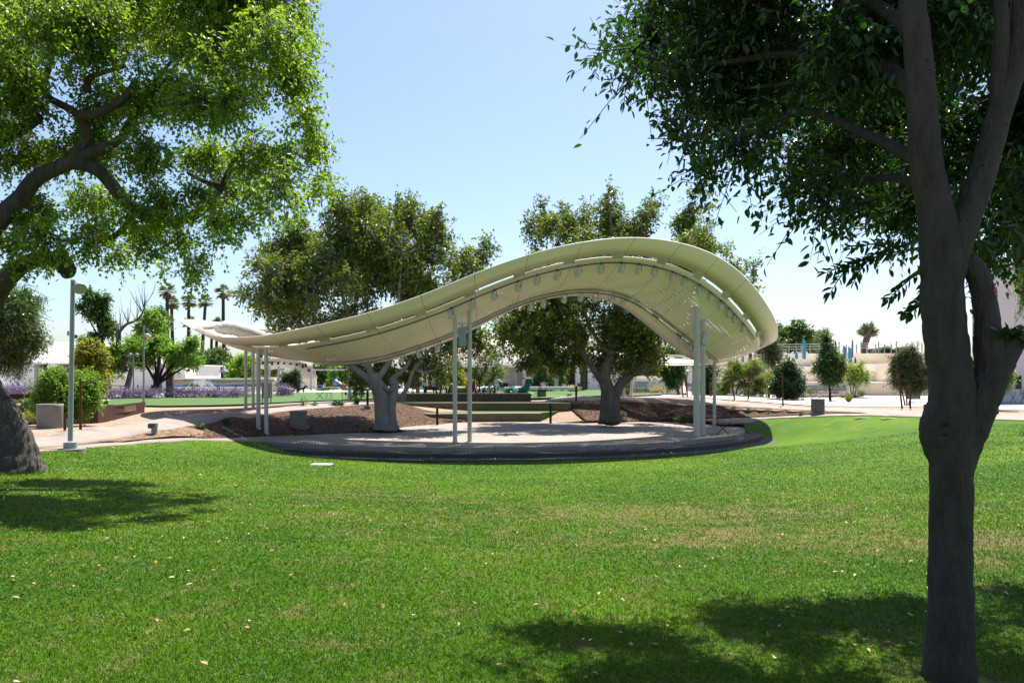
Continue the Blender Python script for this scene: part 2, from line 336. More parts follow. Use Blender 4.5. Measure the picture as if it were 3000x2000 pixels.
def grassmat(name, far=False):
    m, t, b = nodes(name); L = t.links.new; v = coords(t)
    base = N(t, 'ShaderNodeTexNoise', i_Scale=.22, i_Detail=4.0, i_Roughness=.6); L(v, base.inputs['Vector'])
    fine = N(t, 'ShaderNodeTexNoise', i_Scale=26.0, i_Detail=5.0, i_Roughness=.8); L(v, fine.inputs['Vector'])
    mid = N(t, 'ShaderNodeTexNoise', i_Scale=2.2, i_Detail=6.0, i_Roughness=.75); L(v, mid.inputs['Vector'])
    r1 = ramp(t, [(.38, (.046,.118,.003)), (.62, (.088,.168,.005))]); L(base.outputs['Fac'], r1.inputs[0])
    r2 = ramp(t, [(.30, (.45,.50,.45)), (.55, (1,1,1)), (.72, (1.9,1.7,2.0))]); L(fine.outputs['Fac'], r2.inputs[0])
    mx = N(t, 'ShaderNodeMixRGB', blend_type='MULTIPLY', i_0=.85); L(r1.outputs[0], mx.inputs[1]); L(r2.outputs[0], mx.inputs[2])
    # a worn strip of straw-coloured turf crossing the lawn
    g = N(t, 'ShaderNodeNewGeometry'); sx = N(t, 'ShaderNodeSeparateXYZ'); L(g.outputs['Position'], sx.inputs[0])
    def gauss(sock, c, w):
        a = N(t, 'ShaderNodeMath', operation='SUBTRACT', i_1=c); L(sock, a.inputs[0]); d = N(t, 'ShaderNodeMath', operation='DIVIDE', i_1=w); L(a.outputs[0], d.inputs[0])
        e = N(t, 'ShaderNodeMath', operation='POWER', i_1=2.0); ab = N(t, 'ShaderNodeMath', operation='ABSOLUTE'); L(d.outputs[0], ab.inputs[0]); L(ab.outputs[0], e.inputs[0])
        return e.outputs[0]
    def patch(cx, wx_, cy_, wy_, amp):
        s = N(t, 'ShaderNodeMath', operation='ADD'); L(gauss(sx.outputs[0], cx, wx_), s.inputs[0]); L(gauss(sx.outputs[1], cy_, wy_), s.inputs[1])
        q = N(t, 'ShaderNodeMath', operation='MULTIPLY', i_1=-1.0); L(s.outputs[0], q.inputs[0]); x = N(t, 'ShaderNodeMath', operation='EXPONENT'); L(q.outputs[0], x.inputs[0])
        y = N(t, 'ShaderNodeMath', operation='MULTIPLY', i_1=amp); L(x.outputs[0], y.inputs[0]); return y.outputs[0]
    ps = [patch(2.6, 3.4, 12.2, 1.7, .78), patch(3.0, 2.0, 9.6, 1.2, .85), patch(2.72, .30, 4.70, .30, 1.3), patch(-2.6, 2.4, 14.8, 1.4, .45), patch(5.2, 1.4, 8.8, 1.0, .9), patch(-1.0, 3.0, 11.2, 2.0, .30)]
    tot = ps[0]
    for p in ps[1:]:
        a = N(t, 'ShaderNodeMath', operation='MAXIMUM'); L(tot, a.inputs[0]); L(p, a.inputs[1]); tot = a.outputs[0]
    a = N(t, 'ShaderNodeMath', operation='MULTIPLY_ADD', i_1=4.6, i_2=-2.45); L(mid.outputs['Fac'], a.inputs[0])
    b1 = N(t, 'ShaderNodeMath', operation='ADD', use_clamp=True); L(a.outputs[0], b1.inputs[0]); L(tot, b1.inputs[1])
    c1 = N(t, 'ShaderNodeMath', operation='MULTIPLY', i_1=.85, use_clamp=True); L(b1.outputs[0], c1.inputs[0])
    st = N(t, 'ShaderNodeMixRGB'); L(c1.outputs[0], st.inputs[0]); L(mx.outputs[0], st.inputs[1]); st.inputs[2].default_value = (.20,.165,.065,1)
    L(st.outputs[0], b.inputs['Base Color']); b.inputs['Roughness'].default_value = .65; b.inputs['Specular IOR Level'].default_value = .05
    bp = N(t, 'ShaderNodeBump', i_Strength=.9, i_Distance=.04); L(fine.outputs['Fac'], bp.inputs['Height']); L(bp.outputs[0], b.inputs['Normal'])
    return m, st.outputs[0]
mt['lawn'], _ = grassmat('lawn_turf')
def bladesmat():
    m, sock = grassmat('grass_blades'); t = m.node_tree; L = t.links.new; b = t.nodes['Principled BSDF']
    g = N(t, 'ShaderNodeNewGeometry'); r = ramp(t, [(0, (.55,.6,.5)), (.6, (1.0,1.05,.9)), (1, (1.5,1.45,1.3))]); L(g.outputs['Random Per Island'], r.inputs[0])
    mx = N(t, 'ShaderNodeMixRGB', blend_type='MULTIPLY', i_0=1.0); L(sock, mx.inputs[1]); L(r.outputs[0], mx.inputs[2]); L(mx.outputs[0], b.inputs['Base Color'])
    b.inputs['Roughness'].default_value = .42; b.inputs['Specular IOR Level'].default_value = .16
    for l in list(b.inputs['Normal'].links): t.links.remove(l)
    tr = N(t, 'ShaderNodeBsdfTranslucent'); L(mx.outputs[0], tr.inputs[0]); ms = N(t, 'ShaderNodeMixShader', i_0=.3)
    L(b.outputs[0], ms.inputs[1]); L(tr.outputs[0], ms.inputs[2]); L(ms.outputs[0], t.nodes['Material Output'].inputs[0]); return m
mt['blades'] = bladesmat()

# ------------------------------------------------------------------ ground sheet
gx = np.concatenate([np.arange(-1500,-100,200), np.arange(-100,-44,8), np.arange(-44,44.1,1.0), np.arange(52,101,8), np.arange(200,1501,200)])
gy = np.concatenate([np.arange(-40,-6,6), np.arange(-6,80,1.0), np.arange(80,140,8), np.arange(140,400,40), np.arange(400,3001,300)])
X_, Y_ = np.meshgrid(gx, gy); Z_ = H(X_.ravel(), Y_.ravel()) - .07
RC = (-1.6, 40.3)                                     # centre of the ring canopy and of its stage
basin = ((X_.ravel()-RC[0])/13.2)**2 + ((Y_.ravel()-RC[1])/12.4)**2 < 1
Z_[basin & (Y_.ravel() < 43.5)] = np.minimum(Z_[basin & (Y_.ravel() < 43.5)], -1.3)
nx, ny = len(gx), len(gy); ii, jj = np.meshgrid(np.arange(nx-1), np.arange(ny-1)); q = (jj*nx+ii).ravel()
g = M().add(np.column_stack([X_.ravel(), Y_.ravel(), Z_]), np.column_stack([q, q+1, q+nx+1, q+nx]), True)
structure(g.build('ground', mt['gravel']), 'pink tan gravel ground between the paths')

# ------------------------------------------------------------------ stage (sunken, ringed by two steps)
def ell(a, b, t): return (RC[0] + a*math.cos(t), RC[1] - b*math.sin(t))
FZ = -.80
def arc(a, b, t0, t1, n=120): return [ell(a, b, R(t0 + (t1-t0)*i/(n-1))) for i in range(n)]
fl = arc(13.3, 12.6, -4, 150); poly = fl + [(-10.5, 44.2), (11.0, 44.2)]
structure(M().prism(poly, -1.6, FZ).build('stage_floor', mt['floor'], bevel=.02), 'round sunken concrete stage floor')
st1 = arc(14.15, 13.25, -4, 140); structure(M().prism(st1 + [(-10, 40), (12, 41)], -1.7, FZ-.165).build('stage_step', mt['step'], bevel=.02), 'upper curved concrete step before the stage')
st2 = arc(15.0, 13.85, -4, 128); structure(M().prism(st2 + [(-8, 40), (12, 41)], -1.8, FZ-.325).build('stage_step', mt['step'], bevel=.02), 'lower curved concrete step at the lawn edge')
ap = arc(13.35, 12.65, -1, 142)
# ------------------------------------------------------------------ lawn, paths, beds
L_left = [gp(603,1291), gp(500,1295), gp(402,1300), gp(320,1306), gp(250,1312), gp(112,1323), gp(0,1336)]
L_right = [gp(2235,1228), gp(2300,1225), gp(2393,1222), gp(2535,1218), gp(2716,1224), gp(2874,1229), gp(3000,1233)]
lawn_poly = [(-26,-6), (26,-6), (30,14), (27,27), gp(3120,1238)] + L_right[::-1] + ap + [gp(660,1290)] + L_left + [(-19,15), (-26,8)]
lawn_obj = drape('lawn', lawn_poly, mt['lawn'], 0.0, .8); structure(lawn_obj, 'wide green lawn sloping down to the stage')
S_up = [gp(600,1284), gp(535,1285), gp(420,1291), gp(300,1299), gp(200,1309), gp(110,1316), gp(0,1326)]
o = drape('path', [gp(700,1293), gp(660,1293)] + L_left + [(-21,16), (-21,19)] + S_up[::-1] + [gp(640,1284), gp(720,1279), gp(790,1277), gp(860,1276), gp(860,1288)], mt['concrete'], .03, 1.0, edge=.05)
structure(o, 'narrow pale path between lawn and planted bed')
# walkway climbing from the left lamp round the ring to the plaza
W_lo = [gp(0,1322), gp(110,1312), gp(190,1306), gp(300,1292), gp(420,1272), gp(500,1261), gp(541,1252), gp(630,1240), gp(723,1229), gp(770,1217), gp(819,1209), gp(900,1200), gp(978,1194), gp(1100,1184), gp(1160,1180)]
W_hi = [gp(0,1296), gp(90,1286), gp(200,1266), gp(300,1252), gp(420,1236), gp(480,1226), gp(560,1217), gp(660,1211), gp(720,1206), gp(800,1196), gp(900,1185), gp(978,1178), gp(1080,1173), gp(1160,1170)]
structure(drape('path', W_lo + W_hi[::-1], mt['concrete'], .035, 1.0, edge=.05), 'walkway curving past the left end of the canopy')
bedL = [gp(541,1252), gp(630,1240), gp(723,1229), gp(770,1217), gp(819,1209), gp(900,1200), gp(978,1194), gp(1100,1184), gp(1165,1182)] 
bedL_lo = [(-2.1,43.4), gp(1300,1236), at(1326,1251,-.79), at(1250,1260,-.79), at(1150,1266,-.79), at(1042,1267,-.79), at(946,1270,-.79), gp(860,1275), gp(787,1279), gp(700,1283), gp(605,1287), gp(560,1285)]
structure(drape('planting_bed', bedL + [(-5.2,44.6)] + [p[:2] for p in bedL_lo], mt['mulch'], .05, .7, edge=.3), 'dark mulch bed around the pale-trunked tree')
structure(drape('planting_bed', [gp(541,1253), gp(600,1268), gp(590,1283), gp(420,1290), gp(300,1297), gp(200,1308), gp(300,1293), gp(420,1273), gp(500,1262)], mt['dirt'], .055, 1.0), 'sunlit brown wedge bed between two paths')
bedR_lo = [(4.3,43.3), at(1600,1237,-.79), at(1719,1239,-.79), at(1838,1235,-.79), gp(1957,1229), gp(2040,1228), gp(2120,1226), gp(2213,1223), gp(2300,1219), gp(2393,1215), gp(2480,1212), gp(2539,1212)]
bedR_hi = [gp(2440,1207), gp(2330,1202), gp(2252,1197), gp(2140,1191), gp(2046,1187), gp(1942,1183), gp(1853,1179), gp(1749,1176), gp(1668,1173), (3.4,46.8)]
structure(drape('planting_bed', [p[:2] for p in bedR_lo] + bedR_hi, mt['mulch'], .05, .7, edge=.3), 'dark mulch bed around the dark-trunked tree')
P_lo = [gp(1590,1178), gp(1668,1174), gp(1749,1177), gp(1853,1180), gp(1942,1184), gp(2046,1188), gp(2140,1192), gp(2252,1198), gp(2330,1203), gp(2440,1208), gp(2539,1213), gp(2480,1213), gp(2393,1216), gp(2300,1220), gp(2213,1224), gp(2120,1227), gp(2060,1229), gp(2110,1240), gp(2200,1240)] + L_right + [gp(3150,1238)]
P_hi = [gp(3150,1221), gp(3000,1216), gp(2874,1214), gp(2712,1205), gp(2560,1199), gp(2454,1196), gp(2292,1191), gp(2180,1180), gp(2066,1171), gp(1960,1168), gp(1853,1166), gp(1749,1164), gp(1640,1163)]
structure(drape('path', P_lo + P_hi, mt['concrete'], .03, 1.0, edge=.05), 'pinkish concrete path rounding the right bed')
# plaza paving and the far lawn
PZ = [gp(1160,1171), gp(1300,1168), gp(1590,1164), gp(1800,1161), gp(1960,1161), gp(2040,1160), gp(2120,1167), gp(2250,1176), gp(2400,1186), gp(2600,1189), gp(2780,1190), gp(3000,1198), gp(3400,1200), (70,90), (70,150), (-70,150), (-70,72), gp(-100,1158), gp(300,1172), gp(560,1180), gp(700,1186), gp(900,1178), gp(1000,1173)]
structure(drape('plaza', PZ, mt['plaza'], -.045, 3.0), 'bright concrete plaza in front of the buildings')
FL = [gp(310,1187), gp(480,1190), gp(700,1186), gp(880,1177), gp(1000,1172), gp(1120,1168), gp(1400,1166), gp(1700,1162), gp(1860,1160), gp(1935,1157), gp(1968,1153), gp(1960,1149), gp(1900,1145), gp(1800,1142), gp(1640,1143), gp(1400,1146), gp(1100,1148), gp(900,1150), gp(700,1156), gp(500,1163), gp(330,1170), gp(300,1178)]
mt['farlawn'] = surf('far_lawn', (.060,.20,.012), .8, .22, .25, .3, 14, stretch=(1,2.2,1), col2=(.12,.22,.03))
structure(drape('lawn', FL, mt['farlawn'], .04, 3.0), 'bright green lawn beyond the ring canopy')
# ------------------------------------------------------------------ ring canopy: a waving band, outer edge high at the back right of the stage front
OA, OB, IA, IB = 15.0, 12.0, 11.4, 8.4
TO = np.array([(524,941),(542,951),(560,962),(612,986),(678,993),(780,987),(962,948),(1060,926),(1155,897),(1252,864),(1374,810),(1478,770),(1591,734),(1718,708),(1841,695),(1958,704),(2061,731),(2139,772),(2207,836),(2256,909)], float)
TI = np.array([(787,1039),(850,1052),(915,1062),(1010,1071),(1106,1066),(1200,1041),(1361,982),(1449,931),(1542,889),(1615,872),(1689,865),(1762,872),(1835,902),(1933,987),(2006,1045)], float)
def prof(tr, a, b, fixed, t0, t1):
    pts = dict(fixed)
    for t in range(t0, t1 + 1, 4):
        x, d = ell(a, b, R(t)); px = 1500 + x/d*F
        pts[t] = EYE + (HOR - np.interp(px, tr[:,0], tr[:,1])) / F * d
    k = sorted(pts); kk = [q-360 for q in k] + k + [q+360 for q in k]; zz = [pts[q] for q in k]*3
    z = np.interp(np.arange(-360, 720, .5), kk, zz); g = np.exp(-.5*(np.arange(-14, 15)/6.)**2); g /= g.sum()
    return np.convolve(z, g, 'same')[720:1440]
ZO = prof(TO, OA, OB, {15:3.72, 5:3.47, -10+360:3.2, -25+360:2.85, -40+360:3.0, -60+360:3.7, 270:4.55, 230:4.65, 205:4.75, 180:4.72}, 30, 164)
ZI = prof(TI, IA, IB, {20:2.42, 8:2.3, -25+360:2.35, -60+360:3.1, 270:3.8, 225:3.75, 180:3.2, 160:2.93, 145:2.68}, 32, 138)
def zat(T, t): return np.interp(np.mod(t, 360), np.arange(0, 360.5, .5), np.append(T, T[0]))
def CP(t, v, up=0.0):
    "canopy point at ring angle t (degrees) and band fraction v (0 outer edge, 1 inner edge)"
    t = np.asarray(t, float); v = np.asarray(v, float); a = OA + (IA-OA)*v; b = OB + (IB-OB)*v
    zo, zi = zat(ZO, t), zat(ZI, t)
    z = zo + (zi-zo)*v - .22*np.sin(np.pi*v)*np.clip((zo-zi)/1.2, 0, 1) + up
    return np.stack([RC[0] + a*np.cos(np.radians(t)), RC[1] - b*np.sin(np.radians(t)), z], -1)
TT = np.linspace(0, 360, 721)
_c = CP(TT, .5); ARC = np.concatenate([[0], np.cumsum(np.linalg.norm(np.diff(_c, axis=0), axis=1))])   # metres along the ring
def canopymat():
    m, t, b = nodes('perforated_cream_steel'); L = t.links.new
    uv = N(t, 'ShaderNodeUVMap', uv_map='UVMap'); sx = N(t, 'ShaderNodeSeparateXYZ'); L(uv.outputs[0], sx.inputs[0])
    sc = N(t, 'ShaderNodeVectorMath', operation='SCALE'); sc.inputs['Scale'].default_value = 1/.15; L(uv.outputs[0], sc.inputs[0])
    fr = N(t, 'ShaderNodeVectorMath', operation='FRACTION'); L(sc.outputs[0], fr.inputs[0])
    sb = N(t, 'ShaderNodeVectorMath', operation='SUBTRACT'); sb.inputs[1].default_value = (.5,.5,0); L(fr.outputs[0], sb.inputs[0])
    ml = N(t, 'ShaderNodeVectorMath', operation='MULTIPLY'); ml.inputs[1].default_value = (1,1,0); L(sb.outputs[0], ml.inputs[0])
    ln = N(t, 'ShaderNodeVectorMath', operation='LENGTH'); L(ml.outputs[0], ln.inputs[0])
    at_ = N(t, 'ShaderNodeAttribute', attribute_name='perf')
    lt = N(t, 'ShaderNodeMath', operation='LESS_THAN'); L(ln.outputs['Value'], lt.inputs[0]); L(at_.outputs['Fac'], lt.inputs[1])
    # panel seams every 1.9 m
    dv = N(t, 'ShaderNodeMath', operation='DIVIDE', i_1=1.9); L(sx.outputs[0], dv.inputs[0]); f2 = N(t, 'ShaderNodeMath', operation='FRACT'); L(dv.outputs[0], f2.inputs[0])
    l2 = N(t, 'ShaderNodeMath', operation='LESS_THAN', i_1=.007); L(f2.outputs[0], l2.inputs[0])
    no = N(t, 'ShaderNodeTexNoise', i_Scale=.35, i_Detail=3.0); rp = ramp(t, [(.35, (.72,.615,.50)), (.65, (.78,.675,.555))]); L(coords(t), no.inputs['Vector']); L(no.outputs[0], rp.inputs[0])
    mx = N(t, 'ShaderNodeMixRGB'); L(l2.outputs[0], mx.inputs[0]); L(rp.outputs[0], mx.inputs[1]); mx.inputs[2].default_value = (.05,.045,.035,1)
    L(mx.outputs[0], b.inputs['Base Color']); b.inputs['Roughness'].default_value = .38; b.inputs['Specular IOR Level'].default_value = .45
    tr = N(t, 'ShaderNodeBsdfTransparent'); ms = N(t, 'ShaderNodeMixShader'); L(lt.outputs[0], ms.inputs[0]); L(b.outputs[0], ms.inputs[1]); L(tr.outputs[0], ms.inputs[2])
    L(ms.outputs[0], t.nodes['Material Output'].inputs[0]); return m
mt['canopy'] = canopymat()
# branching trails of holes over the soffit
SEG = []
rs = random.Random(21)
u = 0.5
while u < ARC[-1]:
    a = Vector((u, rs.uniform(.35, 2.0)))
    for k in range(rs.randint(2, 4)):
        ang = rs.choice([.1, .9, -.9, .45, -.5, 1.25, 0.15]) ; ln_ = rs.uniform(.7, 2.0); b = a + Vector((math.cos(ang)*ln_, math.sin(ang)*ln_))
        b.y = min(1.95, max(.25, b.y)); SEG.append((a.x, a.y, b.x, b.y, rs.uniform(.11, .32))); a = a + (b-a)*rs.uniform(.5, 1)
    u += rs.uniform(.8, 1.6)
SEG = np.array(SEG)
def perf(u, w):
    out = np.zeros(len(u))
    for x1, y1, x2, y2, r in SEG:
        k = np.abs(u - (x1+x2)/2) < 2.2
        if not k.any(): continue
        uu, ww = u[k], w[k]; dx, dy = x2-x1, y2-y1; t = np.clip(((uu-x1)*dx + (ww-y1)*dy)/(dx*dx+dy*dy+1e-9), 0, 1)
        d = np.hypot(uu-x1-t*dx, ww-y1-t*dy); out[k] = np.maximum(out[k], np.clip(1.15*(1-d/r), 0, 1))
    return np.where(out > .08, 0.13 + .17*out, 0)
canopy = thing('ring_canopy', 'large wavy cream steel canopy with perforated soffit curving over the sunken stage', 'canopy', (RC[0], RC[1], 0))
def band(name, v0, v1, nu, nv, th, holes=False):
    t = np.linspace(0, 360, nu, endpoint=False); v = np.linspace(v0, v1, nv); T, Vv = np.meshgrid(t, v, indexing='ij'); T = T.ravel(); Vv = Vv.ravel()
    P = CP(T, Vv); Q = P.copy(); Q[:,2] += th; n = nu*nv
    i, j = np.meshgrid(np.arange(nu), np.arange(nv-1), indexing='ij'); i = i.ravel(); j = j.ravel(); i2 = (i+1) % nu
    bot = np.column_stack([i*nv+j, i2*nv+j, i2*nv+j+1, i*nv+j+1]); top = np.column_stack([i*nv+j, i*nv+j+1, i2*nv+j+1, i2*nv+j]) + n
    k = np.arange(nu); k2 = (k+1) % nu
    e1 = np.column_stack([k*nv, k*nv+n, k2*nv+n, k2*nv]); e2 = np.column_stack([k*nv+nv-1, k2*nv+nv-1, k2*nv+nv-1+n, k*nv+nv-1+n])
    mm = M().add(np.concatenate([P, Q]), bot, True); F_ = np.concatenate([top, e1, e2]); mm.c.append((np.zeros((0,3)), F_, True))
    o = mm.build(name, mt['canopy'] if holes != 'plain' else mt['cream'], canopy); me = o.data
    U = np.interp(T, TT, ARC); Wm = Vv*3.6 - v0*3.6
    # seam-safe loop UVs in metres
    li = np.empty(len(me.loops), np.int32); me.loops.foreach_get('vertex_index', li); base = li % n
    uvl = np.column_stack([U[base], Wm[base]]); uf = uvl.reshape(-1, 4, 2); wrap = (uf[:,:,0].max(1) - uf[:,:,0].min(1)) > ARC[-1]/2
    uf[wrap, :, 0] = np.where(uf[wrap, :, 0] < ARC[-1]/2, uf[wrap, :, 0] + ARC[-1], uf[wrap, :, 0])
    lay = me.uv_layers.new(name='UVMap'); lay.data.foreach_set('uv', uf.reshape(-1).astype(np.float32))
    at_ = me.attributes.new('perf', 'FLOAT', 'POINT'); pv = perf(U, Wm) if holes is True else np.zeros(n)
    at_.data.foreach_set('value', np.concatenate([pv, pv]).astype(np.float32)); return o
band('outer_fascia', 0.0, .205, 360, 3, .05)
band('soffit_panel', .238, .805, 640, 18, .04, True)
band('inner_fascia', .845, 1.0, 360, 3, .05)
def rail(name, v, up, r, t0, t1, mat, n=6):
    t = np.linspace(t0, t1, int(abs(t1-t0)/1.5)+2); M().tube([tuple(p) for p in CP(t, np.full(len(t), v), up)], r, n).build(name, mat, canopy)
rail('ring_beam', .225, .17, .085, -60, 62, mt['cream']); rail('ring_beam', .225, .17, .085, 62, 132, mt['cream']); rail('ring_beam', .225, .17, .085, 132, 300, mt['cream'])
rail('ring_beam', .825, .05, .07, 0, 360, mt['cream'])
rail('light_rail', .285, -.10, .028, 22, 118, mt['white']); rail('light_rail', .265, -.13, .018, 22, 118, mt['dark'])
rail('light_rail', .80, -.10, .028, 28, 122, mt['white']); rail('light_rail', .815, -.13, .018, 28, 122, mt['dark'])
for v0, v1 in ((.185, .255), (.79, .86)):          # bracket plates bridging the two slots at every panel joint
    s_ = 0.0
    while s_ < ARC[-1]:
        mm = M()
        t = float(np.interp(s_, ARC, TT)); t2 = float(np.interp(min(s_+.42, ARC[-1]), ARC, TT))
        lo = [CP(t, v0, -.002), CP(t2, v0, -.002), CP(t2, v1, -.002), CP(t, v1, -.002)]
        mm.hull8(lo, [p + np.array([0,0,.09]) for p in lo]); s_ += 1.9
        mm.build('joint_bracket', mt['cream'], canopy)
# columns
def near(x, y):
    g = min(((t, v) for t in range(0, 360, 2) for v in (.1,.3,.5,.7,.9)), key=lambda q: float(((CP(q[0], q[1])[:2] - np.array([x, y]))**2).sum()))
    return float(CP(*g)[2])
for px, py, d, r in [(1333,1300,29.8,.086),(1376,1300,30.1,.086),(2041,1273,33.0,.135),(2059,1267,33.9,.11),(2093,1205,40.0,.085),(757,1250,32,.085),(780,1258,31.8,.085),(720,1192,42.5,.085),(742,1192,42.3,.085),(1828,1164,49,.09),(1850,1164,49.2,.09),(1024,1176,48,.09),(1041,1172,48.4,.09)]:
    x = wx(px, d); z0 = max(h(x, d) - .3, FZ) if d < 34 and px > 1000 else h(x, d) - .2
    mm = M().tube([(x, d, z0), (x, d, near(x, d) + .02)], r, 20); mm.cyl((x, d, max(z0, h(x, d)) if d > 34 or px < 1000 else FZ), r*1.45, .03, 20)
    mm.build('column', mt['white'], canopy)
# rolled fabric screen lying on the left end of the canopy
pr = [V(634,962,38.6), V(670,959,39.2), V(715,971,39.9), V(760,987,40.6), V(815,1003,41.3)]
mm = M(); fine = [Vector(pr[i]).lerp(Vector(pr[i+1]), k/8) for i in range(4) for k in range(8)] + [Vector(pr[-1])]
mm.tube(fine, [(.20 + .13*min(1, i/5)*min(1, (len(fine)-1-i)/9+.25)) + .03*abs(math.sin(i*1.7)) for i in range(len(fine))], 14, jit=.07)
roll = mm.build('rolled_screen', surf('white_screen_fabric', (.72,.71,.68), .85, .08, 3, .5, 9, bdist=.06)); tag(roll, 'rolled white fabric screen tied down on top of the canopy end', 'screen')
# small cream ties and fins under the roll
# loudspeakers hung at the columns
sp = thing('loudspeaker', 'grey loudspeaker hanging between the pair of columns at the stage front', 'speaker', V(1354,1000,30), 'loudspeakers on the canopy columns')
M().pbox(1343, 1365, 958, 1013, 29.85, .3).build('cabinet', mt['grey'], sp, bevel=.02); M().pbox(1341, 1367, 945, 949, 29.9, .08).build('bracket', mt['white'], sp); M().tube([V(1354,949,30), V(1354,959,30)], .02, 6).build('hanger', mt['dark'], sp)
sp = thing('loudspeaker', 'white loudspeaker tilted on the right stage column', 'speaker', V(2062,985,33.2), 'loudspeakers on the canopy columns')
M().box(V(2064,990,33.1), (.20,.3,.62), 0, Matrix.Rotation(R(14), 3, 'Y') @ Matrix.Rotation(R(-12), 3, 'X')).build('cabinet', mt['white'], sp, bevel=.02); M().box(V(2056,975,33.4), (.25,.06,.06)).build('bracket', mt['white'], sp)
# ------------------------------------------------------------------ stage lights
def make_spot():
    t = thing('stage_light', 'white stage spotlight', 'spotlight', (0,0,0), 'stage lights clamped under the canopy')
    k = Matrix.Rotation(R(35), 3, 'X')
    M().lathe((0,0,-.27), [(.05,.17),(.085,.15),(.10,.06),(.115,-.06),(.12,-.085),(.10,-.085)], 14, k).build('housing', mt['white'], t)
    M().lathe((0,.052,-.343), [(.098,0),(.05,-.012),(.01,-.014)], 14, k).build('lens', mt['lens'], t)
    M().tube([(-.125,0,-.27),(-.13,0,-.12),(-.06,0,-.05),(.06,0,-.05),(.13,0,-.12),(.125,0,-.27)], .012, 5).build('yoke', mt['white'], t)
    M().tube([(0,0,-.05),(0,0,.06)], .018, 6).build('clamp', mt['dark'], t)
    M().tube([(.02,0,.05),(.10,-.03,.02),(.15,-.05,-.12),(.11,-.04,-.24),(.03,-.02,-.2)], .010, 5).build('cable', mt['dark'], t)
    return t
spot0 = make_spot(); used = False
OUT_ = [(1322,897),(1382,870),(1448,833),(1519,807),(1572,788),(1631,776),(1694,763),(1760,753),(1821,750),(1870,746),(1916,749),(1968,760),(2004,771),(2046,789),(2080,811),(2110,833),(2134,858),(2151,882),(2175,907)]
INN_ = [(1178,1061),(1227,1043),(1284,1025),(1553,897),(1593,888),(1652,877),(1699,878),(1742,878),(1791,893),(1824,902),(1996,1026),(2020,1041),(2031,1053)]
ordw = ['first','second','third','fourth','fifth','sixth','seventh','eighth','ninth','tenth','eleventh','twelfth','thirteenth','fourteenth','fifteenth','sixteenth','seventeenth','eighteenth','nineteenth']
def put_spots(lst, v, what):
    global used
    ts = np.arange(5, 150, .25); P = CP(ts, np.full(len(ts), v)); px = 1500 + P[:,0]/P[:,1]*F
    for i, (x, y) in enumerate(lst):
        k = int(np.argmin(np.abs(px - x))); p = P[k]
        lab = 'white spotlight with dark cable, %s from the left along the %s edge of the canopy' % (ordw[i], what)
        rz = random.uniform(-.7, .7)
        if not used: spot0.location = (p[0], p[1], p[2]-.12); spot0.rotation_euler.z = rz; spot0['label'] = lab; used = True
        else: dup(spot0, (p[0], p[1], p[2]-.12), rz, lab)
put_spots(OUT_, .275, 'outer'); put_spots(INN_, .805, 'inner')
# ------------------------------------------------------------------ seat walls of the small amphitheatre, with turf treads
def wallthing(label, pts_lo, z0, z1, th, cap=True):
    "low wall following plan points (front face), with a paler cap"
    t = thing('seat_wall', label, 'wall', (pts_lo[0][0], pts_lo[0][1], z0), 'curved concrete seat walls')
    off = [(x, y + th) for x, y in pts_lo]
    M().prism(pts_lo + off[::-1], z0, z1 - .06).build('wall', mt['wallstone'], t, bevel=.012)
    pc = [(x, y - .02) for x, y in pts_lo]; oc = [(x, y + .45) for x, y in pts_lo]
    M().prism(pc + oc[::-1], z1 - .06, z1).build('cap', mt['wallcap'], t, bevel=.012)
    return t
def pl(px, d): return (wx(px, d), d)
def curve(a, b, n=9, bow=.25): return [(a[0]+(b[0]-a[0])*i/(n-1), a[1]+(b[1]-a[1])*i/(n-1) + bow*math.sin(math.pi*i/(n-1))) for i in range(n)]
w1 = [pl(1213,44.0), pl(1262,42.6)] + curve(pl(1262,42.6), pl(1586,43.6))[1:]
wallthing('lowest concrete seat wall, lit brown at its left end', w1, -1.0, -.31, .5)
w2 = [pl(1148,46.6)] + curve(pl(1150,46.4), pl(1672,46.2))[1:]
wallthing('middle concrete seat wall, the longest of the three', w2, -1.0, .18, .5)
w3 = [pl(1152,51.8), pl(1192,49.4)] + curve(pl(1192,49.4), pl(1556,49.6))[1:]
wallthing('topmost concrete seat wall edging a planter of small trees', w3, -.4, .66, .45)
structure(M().prism([(p[0], p[1]+.4) for p in w1] + [pl(1640,46.1), pl(1200,46.3)], -1.2, -.325).build('turf_tread', mt['farlawn']), 'turf tread behind the lowest seat wall')
structure(M().prism([(p[0], p[1]+.4) for p in w2] + [pl(1600,49.7), pl(1160,49.3)], -1.2, .165).build('turf_tread', mt['farlawn']), 'turf tread behind the middle seat wall')
structure(M().prism([pl(1160,52), pl(1195,49.75), pl(1375,49.95), pl(1550,49.9), pl(1545,54), pl(1165,54)], -.4, .60).build('planting_bed', mt['mulch']), 'raised planter bed behind the topmost seat wall')
